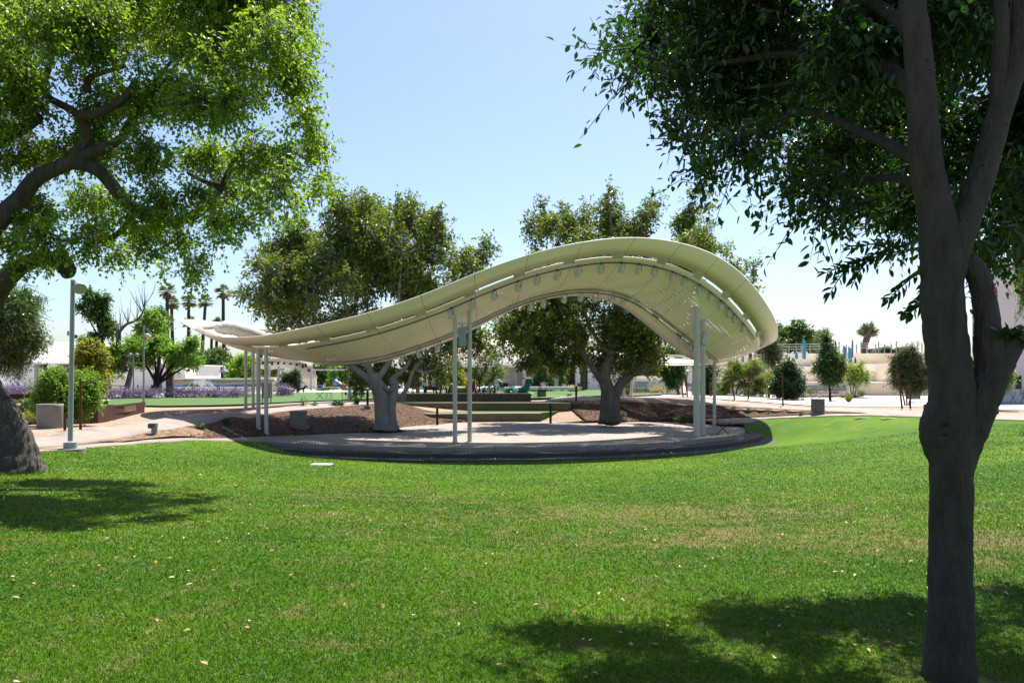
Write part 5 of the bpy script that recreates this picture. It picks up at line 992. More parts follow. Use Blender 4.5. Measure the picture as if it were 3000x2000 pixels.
bt('dark small tree in front of the second canopy', 856, 1146, 86, [(850,1120,24,26),(868,1108,14,24),(836,1130,16,16),(860,1090,12,10)], lm['dark'], bk['dark'], 600, (.25,.12), r0=.1, seed=40)
for i, (px, d, c, mm_, lab) in enumerate([(940,118,[(940,1095,28,26),(960,1110,22,18),(925,1085,18,14)],'mid','green tree behind the playground slide'),(1000,112,[(1000,1095,30,30),(985,1115,22,18),(1010,1075,20,14)],'bright','bright tree behind the playground at the pergola end'),(1055,114,[(1055,1115,26,20),(1045,1100,20,16),(1075,1118,20,14)],'bright','bright low tree left of the pale trunk'),
      (1130,125,[(1120,1100,40,26),(1160,1110,34,20)],'mid','tree seen through the fork of the pale trunk'),(1195,118,[(1195,1105,26,22),(1215,1118,20,14)],'yellow','yellow-green tree behind the maroon shirt'),(1330,96,[(1325,1105,22,30),(1340,1120,16,16)],'yellow','yellow-green tree between the stage columns'),
      (780,140,[(770,1080,40,26),(800,1090,30,20),(740,1085,24,20)],'mid','far tree line left of the second canopy'),(890,140,[(890,1110,30,16),(910,1100,20,16)],'mid','far tree beyond the second canopy'),(960,150,[(960,1070,60,16),(1010,1064,40,14)],'dark','dark far trees above the pergola beam')]):
    bt(lab, px, 1135, d, c, lm[mm_], bk['dark'], 420, (.42,.22), T_, r0=.15, slen=.8, seed=50+i)
bt('airy young tree in the planter left of the stage columns', 1300, 1152, 51.5, [(1310,1090,26,34),(1335,1075,22,30),(1285,1100,20,24),(1325,1050,22,24)], lm['bright'], bk['dark'], 240, (.16,.06), 'young planter trees', r0=.07, trunks=4, slen=.5, seed=61)
bt('airy young tree in the planter right of the stage columns', 1420, 1152, 51.5, [(1410,1075,24,36),(1440,1060,28,36),(1465,1085,20,26),(1395,1100,18,22),(1425,1110,26,16),(1440,1025,20,24)], lm['bright'], bk['dark'], 330, (.16,.06), 'young planter trees', r0=.06, trunks=5, slen=.5, seed=62)
bt('light green shrub before the library doorway', 1580, 1131, 92, [(1580,1095,22,20),(1565,1112,16,16),(1598,1105,14,20),(1590,1082,14,10)], lm['olive'], bk['greybrown'], 500, (.26,.12), r0=.06, seed=63); bt('small bright green tree with leaning trunk before the library', 1648, 1130, 94, [(1625,1095,18,18),(1645,1085,20,16),(1610,1105,12,14),(1638,1110,14,10)], lm['bright'], bk['dark'], 500, (.34,.18), r0=.14, seed=64)
bt('round dense staked tree on the plaza right of the dark trunk', 1990, 1160, 66, [(1970,1050,30,40),(1990,1075,26,40),(1950,1080,24,36),(1975,1105,36,20),(1955,1040,18,24),(2000,1045,16,26)], lm['mid'], bk['greybrown'], 1100, (.26,.15), r0=.11, seed=65, slen=.5)
bt('dark conifer-like tree behind the right stage columns', 2078, 1160, 70, [(2080,1080,22,24),(2070,1115,28,18),(2085,1135,24,14),(2060,1060,18,18),(2060,1140,20,10)], lm['dark'], bk['dark'], 800, (.22,.07), r0=.1, slen=.7, seed=66, droop=.5)
bt('bright leafy shrubs above the low white wall behind the dark trunk', 1890, 1125, 90, [(1880,1095,22,16),(1905,1085,20,20),(1925,1095,16,14),(1865,1102,12,14)], lm['bright'], bk['greybrown'], 600, (.32,.16), 'shrubs', r0=.06, seed=67, name='shrub')
bt('feathery pale green desert tree with dark forked stems', 2166, 1168, 58, [(2130,1110,30,30),(2170,1095,30,34),(2210,1100,30,34),(2235,1120,24,30),(2150,1075,22,22),(2200,1070,26,22),(2120,1140,22,20),(2220,1150,26,16),(2190,1130,30,24)], lm['feather'], bk['dark'], 3000, (.13,.014), r0=.07, trunks=6, slen=.5, seed=68, k=9, shell=1.6)
bt('thin tall tree behind the feathery shrubs', 2250, 1168, 67, [(2250,1000,26,30),(2240,1040,30,30),(2262,1070,24,30),(2255,1110,22,26),(2275,1030,18,30)], lm['olive'], bk['dark'], 800, (.20,.09), r0=.08, seed=69); bt('second feathery pale shrub left of the dark round tree', 2246, 1170, 62, [(2245,1120,26,24),(2268,1130,20,22),(2262,1105,18,16)], lm['feather'], bk['dark'], 900, (.13,.014), r0=.06, trunks=3, seed=70, k=9, shell=1.6)
bt('dark dense rounded young tree with orange stake', 2302, 1187, 46.5, [(2305,1085,26,26),(2285,1110,26,34),(2330,1110,26,36),(2305,1130,38,26),(2325,1145,26,14),(2290,1150,20,10),(2312,1065,16,14)], lm['dark'], bk['greybrown'], 1500, (.17,.085), r0=.075, slen=.36, seed=71)
bt('pointed young tree with single dark trunk behind the cabinet', 2432, 1176, 54, [(2425,1000,14,24),(2430,1030,26,26),(2415,1050,28,22),(2440,1065,32,26),(2420,1090,34,26),(2440,1110,30,20),(2455,1085,20,24),(2400,1075,18,14),(2418,980,8,18)], lm['mid'], bk['dark'], 1700, (.17,.075), r0=.09, slen=.42, seed=72, shell=1.8)
bt('airy yellow-green desert tree before the curved terrace wall', 2500, 1150, 70, [(2485,1085,20,24),(2510,1100,24,24),(2535,1100,18,20),(2490,1115,20,20),(2520,1075,16,16)], lm['feather'], bk['dark'], 700, (.20,.05), r0=.05, trunks=3, seed=73, shell=1.7)
bt('grey-green weeping young tree with three thin trunks', 2657, 1195, 44.5, [(2640,1060,26,28),(2672,1050,28,30),(2690,1080,26,34),(2650,1095,34,26),(2630,1110,22,20),(2680,1120,30,20),(2660,1035,22,14),(2620,1075,16,22)], lm['olive'], bk['dark'], 2100, (.15,.045), r0=.045, trunks=3, slen=.42, seed=74, droop=.5)
bt('small bright staked tree in front of the white building', 2910, 1208, 38, [(2930,1080,24,26),(2945,1090,20,24),(2905,1110,24,30),(2930,1125,22,24),(2915,1145,20,14),(2870,1050,14,16),(2890,1080,18,20)], lm['bright'], bk['pale'], 1000, (.12,.07), r0=.07, slen=.34, seed=75)
bt('weeping tree with fine hanging branches at the right edge', 3060, 1215, 30, [(2990,560,34,60),(2985,480,30,40),(2992,700,20,60),(3040,600,80,140),(2975,610,14,50),(2995,860,12,60),(2985,780,10,40),(3060,760,60,120)], lm['bright'], bk['greybrown'], 1500, (.13,.06), r0=.3, slen=.5, seed=76, droop=.9, top=640)
bt('dark green tree mass behind the top terrace wall', 2310, 1040, 105, [(2300,990,34,30),(2330,975,26,28),(2350,1000,40,24),(2280,1000,26,34),(2375,1010,22,20),(2395,1000,26,22),(2240,1020,34,22),(2270,970,14,18)], lm['mid'], bk['dark'], 1500, (.50,.28), r0=.2, slen=.9, seed=77, z=4.3)
bt('small dry twiggy tree behind the pointed tree', 2408, 1035, 96, [(2405,990,16,16),(2395,1005,12,14),(2415,975,12,10)], lm['olive'], bk['greybrown'], 160, (.3,.08), r0=.12, seed=78, z=4.3)
bt('low far trees above the wall right of the yucca', 2600, 1032, 150, [(2590,1028,24,6),(2640,1028,18,5),(2560,1029,12,4)], lm['dark'], bk['dark'], 220, (.6,.3), r0=.1, seed=79, z=4.0)
# small plants, one thing each
def plant(label, px, pb, d, w, hh, mat, n, leaf, name='shrub', group='small shrubs', droop=.0, slen=None, z=None, k=6):
    rng = np.random.default_rng(int(px*3+pb)); x = wx(px,d); z = h(x,d) if z is None else z; W_ = w*d/F/2; H_ = hh*d/F; t = thing(name, label, 'plant', (x,d,z), group)
    bl = [(x+rng.uniform(-.4,.4)*W_, d+rng.uniform(-.4,.4)*W_, z+H_*rng.uniform(.4,.6), W_*.7, W_*.7, H_*.45) for _ in range(5)]; c = M(); P, A, Nn, TW = sprigs(rng, bl, n, k, slen or H_*.35, droop)
    P[:,2] = np.maximum(P[:,2], z+.02); leafmesh(c, rng, P, A, Nn, *leaf); c.build('foliage', mat, t)
    m = M(); [m.tube([(x,d,z-.03),(b[0],b[1],b[2])], [.02,.008], 5) for b in bl]; m.build('stem', bk['greybrown'], t); return t
def tuft(label, px, pb, d, w, hh, mat, n=120, z=None, group='grass tufts'):
    rng = np.random.default_rng(int(px*5+pb)); x = wx(px,d); z = h(x,d) if z is None else z; W_ = w*d/F/2; H_ = hh*d/F; t = thing('grass_tuft', label, 'plant', (x,d,z), group); a = rng.uniform(0,6.28,n); s = rng.uniform(.1,1,n)
    P = np.column_stack([x+np.cos(a)*W_*.35*s, d+np.sin(a)*W_*.35*s, np.full(n,z)]); A = norm(np.column_stack([np.cos(a)*s*W_/H_*1.1, np.sin(a)*s*W_/H_*1.1, np.ones(n)])); c = M(); leafmesh(c, rng, P, A, rng.normal(size=(n,3)), H_*1.1, max(.02,W_*.05)); c.build('foliage', mat, t); return t
PL = [(1058-20,1180,'low dark flowering shrub beside the chairs, right',44,26,20,'dark'),(990,1184,'dark flowering groundcover at the bed edge under the chairs',43,50,14,'dark'),(888,1190,'spiky dark shrub at the path edge left of the chairs',42,20,26,'dark'),(920,1188,'low dark plant between spiky shrub and groundcover',42.5,24,12,'dark'),(1048,1222,'bright yellow-green seedling on the mulch left of the pale trunk',37,14,8,'bright'),
  (1666,1166,'dark low clump on the path behind the bollard',51,18,8,'dark'),(1815,1205,'small variegated shrub right of the dark trunk',42,44,20,'olive'),(2005,1200,'dark shrub on the mulch before the right stage column',41,40,22,'dark'),(2150,1190,'sparse seedling on the mulch left of the slabs',42,14,16,'mid'),(2192,1192,'leafy seedling above the second slab',41.5,16,16,'mid'),(2252,1200,'low seedling between the slabs',40.5,16,7,'mid'),(2348,1214,'small seedling left of the cabinet',38,14,10,'mid'),
  (2118,1160,'rounded green shrub left of the feathery tree',58,26,22,'bright'),(2197,1168,'dark rounded shrub under the feathery tree',56,30,34,'dark'),(2325,1176,'pale green rosette near the dark round tree',52,26,14,'bright'),(2490-52,1184,'green clump at the foot of the pointed tree',51,20,12,'mid'),(2350,1180,'yellow groundcover patch behind the cabinet path',50,24,5,'yellow'),(2145,1165,'low green clump at the stake foot',57,20,10,'mid'),(2220,1168,'low weeds right of the dark shrub',56,24,10,'mid'),(2256,1172,'green weeds by the second feathery shrub',56,20,12,'mid'),
  (2567,1065,'rounded yellow flowering shrub on the terrace top',77.5,46,20,'yellow'),(2325,1080,'yellow flowering shrub behind the dark round tree',80,40,20,'yellow'),(2372,1092,'dry tan shrub on the terrace ledge',80,32,16,'straw'),(2470,1086,'yellow shrub strip above the ledge by the desert tree',80,70,18,'yellow'),(2380,1128,'yellow-green shrub at the bench left end',76,44,18,'yellow'),(2565,1119,'small upright cactus clump on the curved wall',74.6,16,20,'dark'),(2578,1119,'tiny yellow bush on the curved wall',74.4,12,8,'yellow'),
  (1870,1112,'yellow shrub in the low white wall planter',88,24,12,'yellow'),(1930,1140,'dry straw-coloured shrub along the white wall',80,50,22,'straw'),(1680,1132,'tan grass mound before the library pier',90,40,18,'straw'),(1600,1130,'mixed low shrubs at the foot of the library pillar',91,50,10,'olive'),(1870,1142,'rocky low planting below the bluish bench',80,44,8,'olive'),(2100,1140,'scrub below the terrace at the back column',76,50,14,'olive'),(2290,1140,'scrub below the terrace behind the dark tree',76,60,14,'olive'),(2520,1150,'low grey bush at the desert tree foot',71,30,16,'olive'),
  (90,1198,'green shrub with thick leaves behind the trunk',36,46,24,'mid'),(85,1225,'yellow groundcover mound beside the pot',30,60,26,'yellow'),(105,1240,'grey-green groundcover in front of the pot',28,44,22,'olive'),(50,1205,'leafy weeds at the leaning trunk',33,36,16,'bright'),(20,1150,'mixed flower bed with cream leaves, left',49,60,16,'olive'),(80,1152,'mixed flower bed with cream leaves, right',49,56,14,'olive'),
  (585,1262,'dark seedlings in the shaded bed tip',29,30,18,'dark'),(660,1250,'dark leafy seedling under the canopy edge',31,26,14,'dark'),(1560,1133,'bright hedge at the green animal',92,30,10,'bright'),(1355,1133,'bright green bush behind the red figure',95,22,14,'bright'),(940,1132,'planting behind the blue play piece',100,40,10,'bright'),(975,1134,'yellow flowers by the playground, left',98,16,14,'yellow'),(1050,1134,'yellow flowers by the playground, right',98,20,14,'yellow')]
for px, pb, lab, d, w, hh, mk in PL:
    sz = max(.05, w*d/F*.10); plant(lab, px, pb, d, w, hh, lm[mk], 70 if w < 30 else 150, (sz, sz*.5))
# set plants on terraces at their real height
tuft('orange-green grass tuft on the gravel right of the cabinet', 2486, 1189, 46.5, 24, 22, lm['yellow'], 160); tuft('tall straw grass plume by the library doorway', 1672, 1131, 91, 30, 18, lm['straw'], 120); tuft('tall straw grass plume left of the small bin', 1690, 1132, 90, 26, 14, lm['straw'], 100); tuft('dark spiky tuft at the white columns bed edge', 992+55, 1182, 44, 18, 22, lm['dark'], 90)
# prickly pear
x, y = gp(76, 1222); t = thing('prickly_pear', 'small prickly pear cactus in the yellow groundcover', 'cactus', (x,y,0), 'small shrubs'); m = M(); [m.ball((x+a,y,zc), (.12,.035,.15), 10, 7) for a, zc in [(0,.25),(.16,.42),(-.14,.45),(.02,.55),(.26,.3)]]; m.build('pads', surf('cactus_green', (.07,.12,.05), .6, .2, 9, .1), t)
# purple flowering hedges: countless stems, one mass each
for a, b, t_, u, d, lab in [(296,462,1140,1166,62,'purple flowering hedge along the far lawn, left stretch'),(470,735,1140,1162,64,'purple flowering hedge along the far lawn, right stretch'),(-40,112,1136,1150,62,'purple flower strip before the low white building'),(798,850,1126,1156,68,'purple flowering hedge by the stone ramp wall')]:
    rng = np.random.default_rng(a+77); bl = [(wx(x_,d), d+rng.uniform(-.4,.4), wz(u,d)+(wz(t_,d)-wz(u,d))*.45, .55, .6, (wz(t_,d)-wz(u,d))*.5) for x_ in np.arange(a+8, b-4, 9)]
    c = M(); P, A, Nn, TW = sprigs(rng, bl, int((b-a)*8), 6, .30, -.1); P[:,2] = np.maximum(P[:,2], .02); leafmesh(c, rng, P, A, Nn, .10, .055); hd = c.build('hedge', lm['purple']); tag(hd, lab, 'hedge', kind='stuff')
# river rock strips
for a, b, py, d, lab, n in [(1840,2010,1143,78,'pale river rocks below the white wall',260),(2280,2520,1150,72,'river rocks along the foot of the terrace',420),(2130,2400,1172,54,'scattered river rocks in the gravel strip',240)]:
    m = M(); rs = random.Random(a)
    for _ in range(n): px_ = rs.uniform(a,b); dd = d+rs.uniform(-2,2); x = wx(px_,dd); m.ball((x,dd,h(x,dd)+.05), (rs.uniform(.07,.2),rs.uniform(.07,.18),rs.uniform(.05,.13)), 6, 4, .15)
    tag(m.build('rocks', mt['rock']), lab, 'rocks', kind='stuff')
# ------------------------------------------------------------------ palms
def palm(px, pt, d, label, r=.26, fr=1.9, lean=0, seed=1, ntr=None, bot=None):
    rng = np.random.default_rng(seed); x = wx(px+lean,d); t = thing('palm_tree', label, 'palm', (x,d,0), 'fan palms'); fr *= .58; zt = wz(pt,d) - fr*.8
    top = Vector((wx(px,d), d, zt)); m = M(); limb(m, [(x,d,-.1), (x*.6+top.x*.4+.1, d, zt*.35), (x*.2+top.x*.8, d, zt*.75), tuple(top)], [r*1.4,r*1.05,r*.9,r*.8], 10, .05); m.build('trunk', bk['palm'], t)
    c = M(); sk = M()
    for i in range(40):
        az = rng.uniform(0,6.28); el = math.asin(rng.uniform(-.72,1.0)); dr = np.array([math.cos(az)*math.cos(el), math.sin(az)*math.cos(el), math.sin(el)]); L_ = fr*rng.uniform(.42,.62); p0 = np.array(top) + np.array([0,0,.1]); p1 = p0 + dr*L_
        dst = c if el > -.45 else sk; dst.tube([p0, p1], [.03,.02], 4, False)
        n = 13; up_ = np.array([0,0,1.0]); sd_ = norm(np.cross(dr, up_)+1e-3); u2 = np.cross(sd_, dr); an = np.linspace(-1.35, 1.35, n); A = norm(np.cos(an)[:,None]*dr + np.sin(an)[:,None]*sd_ + np.array([0,0,-.25])); leafmesh(dst, rng, np.repeat(p1[None], n, 0), A, np.repeat(u2[None], n, 0) + rng.normal(size=(n,3))*.2, fr*.42, fr*.075)
    for i in range(26):
        az = rng.uniform(0,6.28); p0 = np.array(top) + np.array([math.cos(az)*.2, math.sin(az)*.2, -.05]); n = 6; A = norm(np.column_stack([np.cos(az)+rng.normal(size=n)*.5, np.sin(az)+rng.normal(size=n)*.5, np.full(n,-1.6)])); leafmesh(sk, rng, np.repeat(p0[None], n, 0), A, rng.normal(size=(n,3)), fr*.42, fr*.12)
    c.build('crown', lm['palm'], t); sk.build('dry_skirt', lm['skirt'], t); return t
PM = [(490,832,125,'tall fan palm, front one of the close pair',3.2,0),(503,870,132,'fan palm just behind the close pair front one',2.9,4),(483,915,120,'shorter fan palm with shaggy skirt below the close pair',2.9,-6),(553,862,140,'fan palm left of the twin leaning one',3.1,-2),(602,864,140,'fan palm with a curving leaning trunk',3.0,-22),(654,834,128,'tallest fan palm, straight trunk, right of the others',3.1,1),(553,925,150,'lower fan palm half hidden by the canopy tip',2.8,-10),(622,940,160,'low fan palm behind the rolled screen, left',2.7,-10),(638,930,150,'low fan palm behind the rolled screen, right',2.7,-14),(776,955,150,'lone fan palm top peeping over the canopy behind the olive-green tree',2.9,-30),(330,938,150,'distant palm behind the pollarded trees',2.5,0),(470,940,160,'distant palm left of the pair',2.6,-4)]
for i, (px, pt, d, lab, fr, ln) in enumerate(PM): palm(px, pt, d, lab, .30, fr, ln, 100+i)
for px, t_, d, lab in [(1567,985,97,'rough date palm trunk before the first library doorway'),(1707,980,97,'rough date palm trunk before the second library doorway'),(1843,985,97,'rough date palm trunk left of the white wall'),(497,1085,68,'short brown palm trunk behind the bright spreading tree')]:
    x = wx(px,d); t = thing('palm_tree', lab, 'palm', (x,d,0), 'date palms'); m = M(); limb(m, [(x,d,-.1),(x+.04,d,3),(x,d,wz(t_,d))], [.36,.30,.28], 12, .1, .10); m.build('trunk', bk['datepalm'], t)
    if t_ < 1000:
        c = M(); rng = np.random.default_rng(px)
        for i in range(26):
            az = rng.uniform(0,6.28); el = rng.uniform(-.2,1.2); pts = [Vector((x,d,wz(t_,d)))]; v = Vector((math.cos(az)*math.cos(el), math.sin(az)*math.cos(el), math.sin(el)))
            for j in range(5): pts.append(pts[-1]+v*.55); v.z -= .22; v.normalize()
            A0 = np.array(pts); n = 22; s = np.linspace(0,4.99,n); ii_ = s.astype(int); P = A0[ii_]+(A0[ii_+1]-A0[ii_])*(s%1)[:,None]; T = norm(A0[ii_+1]-A0[ii_]); sd_ = norm(np.cross(T,[0,0,1.]))*np.where(np.arange(n)%2==0,1,-1)[:,None]; leafmesh(c, rng, P, norm(T*.6+sd_), rng.normal(size=(n,3))*.2+[0,0,1], .5, .05)
        c.build('crown', lm['palm'], t)
# yucca tree on the terrace
x, d = wx(2533,92), 92; z = wz(1036,92); t = thing('yucca_tree', 'tree yucca with thick trunk and bunched spiky heads on the terrace top', 'yucca', (x,d,z)); m = M(); c = M(); rng = np.random.default_rng(9)
limb(m, [V(2530,1036,92),V(2534,1010,92),V(2541,985,92)], [.42,.36,.40], 12, .1); heads = [(2522,968),(2530,958),(2540,955),(2550,960),(2558,964),(2566,972),(2526,978),(2546,972),(2536,968),(2562,980),(2518,975),(2554,952)]
for hx, hy in heads:
    dd = 92+rng.uniform(-.7,.7); p = V(hx,hy,dd); limb(m, [V(2540,988,92), V((hx+2541)/2,(hy+984)/2,(dd+92)/2), p], [.26,.22,.22], 8, .1); n = 46; u_ = norm(rng.normal(size=(n,3))+[0,0,.5]); leafmesh(c, rng, np.repeat(np.array(p)[None],n,0), u_, rng.normal(size=(n,3)), .62, .07)
m.build('trunk', bk['datepalm'], t); c.build('crown', lm['olive'], t)
# ------------------------------------------------------------------ fountain, mural, second canopy, pergola, playground
def fountain(px, d, hgt, w, label, seed):
    rs = random.Random(seed); x = wx(px,d); t = thing('fountain', label, 'fountain', (x,d,0), 'fountains'); m = M()
    for i in range(34):
        a = rs.uniform(0,6.28); l = rs.uniform(.3,1)*w; hh_ = hgt*rs.uniform(.55,1); n = 12
        for j in range(n):
            if rs.random() < .25: continue
            s0, s1 = j/n, (j+.7)/n; f = lambda s: (x+math.cos(a)*l*s+rs.uniform(-.05,.05), d+math.sin(a)*l*s, .4+hh_*4*s*(1-s)*(1 if s < .5 else 1)+rs.uniform(-.03,.03)); m.tube([f(s0), f(s1)], .022, 4)
    m.build('spray', mt['water'], t); M().cyl((x,d,0), w*1.1, .35, 32).build('basin', mt['stucco'], t)
fountain(590, 84, 1.25, 1.7, 'fountain spraying white water before the mural wall', 3); fountain(18, 80, 1.5, 1.9, 'fountain spraying white water before the low white building', 4)
mw = thing('mural_wall', 'low wall with colourful wave mosaic behind the fountain', 'wall', V(640,1135,90))
mm_, t__, b__ = nodes('wave_mosaic'); L = t__.links.new; v_ = coords(t__, (1,1,1)); sx_n = N(t__, 'ShaderNodeSeparateXYZ'); L(v_, sx_n.inputs[0]); nn_ = N(t__, 'ShaderNodeTexNoise', i_Scale=.45, i_Detail=2.0); L(v_, nn_.inputs['Vector']); ad_ = N(t__, 'ShaderNodeMath', operation='MULTIPLY_ADD', i_1=1.3); L(nn_.outputs[0], ad_.inputs[0]); L(sx_n.outputs[2], ad_.inputs[2]); r_n = ramp(t__, [(.0,(.30,.24,.12)),(.42,(.28,.25,.10)),(.50,(.10,.13,.05)),(.60,(.05,.22,.42)),(.66,(.30,.36,.36)),(.70,(.30,.24,.11)),(.78,(.16,.15,.06)),(.86,(.06,.20,.36)),(.92,(.24,.22,.09))], 'CONSTANT'); dv_ = N(t__, 'ShaderNodeMath', operation='MULTIPLY', i_1=.42); L(ad_.outputs[0], dv_.inputs[0]); L(dv_.outputs[0], r_n.inputs[0]); L(r_n.outputs[0], b__.inputs['Base Color']); b__.inputs['Roughness'].default_value = .5
M().pbox(502, 800, 1111, 1132, 90, .4).build('mosaic', mm_, mw); M().pbox(498, 804, 1107.5, 1111, 89.9, .6).build('coping', mt['stucco_cream'], mw); M().pbox(498, 804, 1132, 1142, 89.7, .8).build('plinth', mt['stucco'], mw)
for i, px in enumerate([402,442,562,568,636,641,690,736]): tag(M().pbox(px, px+2.2, 1127, 1145, 72, .1).build('garden_post', mt['dark']), 'short black post behind the purple hedge, %s from the left' % ordw[i], 'post', 'short black posts behind the hedge')
c2 = thing('small_canopy', 'second wavy cream canopy with hanging lamps far behind the left columns', 'canopy', V(830,1140,98)); m = M(); n = 40
tt_ = np.linspace(0,1,n); pxo = 740+190*tt_; pyo = np.interp(pxo, [738,765,800,830,862,890,915,925,930],[1074,1062,1054,1052,1055,1064,1082,1100,1106]); pyi = np.interp(pxo, [738,790,820,840,862,880,900,930],[1076,1084,1078,1080,1092,1104,1110,1107])
A_ = np.array([V(a,b,95+abs(s-.5)*5) for a,b,s in zip(pxo,pyo,tt_)]); B_ = np.array([V(a,b,99+abs(s-.5)*3) for a,b,s in zip(pxo,pyi,tt_)]); P = np.concatenate([A_,B_,A_+[0,0,.15],B_+[0,0,.15]]); i = np.arange(n-1)
m.add(P, np.concatenate([np.column_stack([i,i+1,i+1+n,i+n]), np.column_stack([i+2*n,i+3*n,i+1+3*n,i+1+2*n]), np.column_stack([i,i+2*n,i+1+2*n,i+1]), np.column_stack([i+n,i+1+n,i+1+3*n,i+3*n])]), True); m.build('soffit', mt['cream'], c2)
for px in (748,790,816,878,912): M().tube([V(px,1142,97), V(px,1072,97)], .13, 10).build('column', mt['white'], c2)
for i in range(16): px = 770+i*9; M().lathe(V(px, float(np.interp(px,pxo,pyo))+6+8*(i%2), 96.5), [(.03,.5),(.12,.3),(.18,0),(.12,-.02)], 8).build('lamp', mt['dark'], c2)
M().pbox(700, 925, 1104, 1141, 112, .5).build('backdrop_wall', mt['stucco_cream'], c2)
pg = thing('pergola', 'thin white pergola beam on slim posts behind the playground', 'pergola', V(960,1140,104)); M().pbox(897, 1024, 1081, 1085, 104, .5).build('beam', mt['white'], pg); [M().pbox(a, a+2, 1085, 1142, 104.1, .2).build('post', mt['white'], pg) for a in (908,922)]
rw = thing('ramp_wall', 'small tan stone ramp wall at the end of the purple hedge', 'wall', V(836,1150,72)); m = M(); z0 = 0; m.hull8([(wx(819,72),72,0),(wx(852,72),72,0),(wx(852,72),73,0),(wx(819,72),73,0)], [(wx(821,72),72,wz(1134,72)),(wx(850,72),72,wz(1141,72)),(wx(850,72),73,wz(1141,72)),(wx(821,72),73,wz(1134,72))]); m.build('body', mt['wallstone'], rw); m = M(); m.hull8([(wx(819,72),71.9,wz(1134,72)),(wx(853,72),71.9,wz(1141.5,72)),(wx(853,72),73,wz(1141.5,72)),(wx(819,72),73,wz(1134,72))], [(wx(819,72),71.9,wz(1132,72)),(wx(853,72),71.9,wz(1139,72)),(wx(853,72),73,wz(1139,72)),(wx(819,72),73,wz(1132,72))]); m.build('cap', mt['floor'], rw)
sl = thing('slide', 'pale blue playground slide with curved ladder hoop', 'slide', V(985,1135,96)); M().tube([V(980,1118,96),V(990,1124,96),V(998,1131,96),V(1003,1131,96)], [.4,.4,.4,.4], 8).build('chute', mt['galv'], sl); M().tube([V(984+8*math.cos(a),1116-9*math.sin(a),96.5) for a in np.linspace(0,6.28,15)], .10, 6).build('hoop', mt['blue'], sl); M().tube([V(979,1135,96),V(979,1112,96)], .12, 8).tube([V(992,1135,96),V(992,1112,96)], .12, 8).build('post', mt['blue'], sl)
for a, b, t_, u, k, lab in [(930,942,1130,1137,'blue','low blue play block left of the slide'),(986,993,1127,1134,'blue','small blue play block under the slide'),(1000,1012,1127,1137,'yellow','yellow play block right of the slide'),(1028,1040,1124,1136,'yellow','yellow play block at the white columns'),(1072,1084,1128,1136,'orange','orange play block left of the pale trunk')]: pboxthing('play_block', lab, 'play block', a, b, t_, u, 95, .8, mt[k], None, 'playground blocks')
tag(M().pbox(945, 990, 1134, 1141, 88, 1.2).build('low_wall', mt['wallcap'], bevel=.03), 'long low tan bench wall before the slide', 'wall'); tag(M().pbox(1002, 1110, 1137, 1143, 82, .8).build('low_wall', mt['stucco_grey'], bevel=.03), 'long low grey bench wall behind the chairs', 'wall'); tag(M().pbox(1546, 1697, 1132.5, 1142, 78, .8).build('low_wall', mt['stucco_grey'], bevel=.03), 'long low grey wall behind the far lawn, right of the green animal', 'wall'); tag(M().pbox(1300, 1500, 1134, 1142, 78.5, .7).build('low_wall', mt['stucco_grey'], bevel=.03), 'low grey wall behind the painted animals', 'wall')
M_w = thing('garden_wall', 'curved low white garden wall behind the dark trunk', 'wall', V(1930,1135,86)); M().prism([(wx(1850,84),84),(wx(1900,84.5),84.5),(wx(1945,86),86),(wx(2000,86),86),(wx(2000,88),88),(wx(1850,88),88)], -.1, wz(1101,86)).build('wall', mt['stucco_cream'], M_w); M().pbox(1850, 1914, 1114, 1117, 82.5, 1).build('bench_cap', mt['stucco'], M_w)
# ------------------------------------------------------------------ banners, sculptures, red kiosk
for px, py, rt, lab in [(1388,1100,2,'blue banner with orange emblem, left of three, partly behind leaves'),(1466,1099,-20,'tilted blue banner with orange emblem, middle of three'),(1549,1094,-6,'blue banner with orange emblem, right of three')]:
    d = 86; t = thing('banner', lab, 'banner', V(px,1142,d), 'blue banners'); k = Matrix.Rotation(R(rt), 3, 'Y'); c = Vector(V(px,py,d)); M().box(c, (.50,.03,.62), 0, k).build('cloth', mt['banner'], t); M().tube([V(px+(5 if rt < -3 else -6),1143,d+.1), V(px+(5 if rt < -3 else -6),1085,d+.1)], .025, 6).build('pole', mt['galv'], t)
    em = M(); em.ball(c+Vector((0,-.03,-.08)), (.14,.02,.12), 10, 6); em.box(c+Vector((0,-.03,-.17)), (.26,.02,.09)); em.build('emblem', mt['orange'], t); M().ball(c+Vector((0,-.035,.08)), (.09,.02,.09), 10, 6).build('emblem', mt['yellow'], t)
mspot, t__, b__ = nodes('white_with_black_spots'); L = t__.links.new; vo_ = N(t__, 'ShaderNodeTexNoise', i_Scale=5.5, i_Detail=1.0); L(coords(t__), vo_.inputs['Vector']); r_n = ramp(t__, [(.50,(.70,.64,.60)),(.54,(.02,.018,.018))]); L(vo_.outputs[0], r_n.inputs[0]); L(r_n.outputs[0], b__.inputs['Base Color']); b__.inputs['Roughness'].default_value = .5
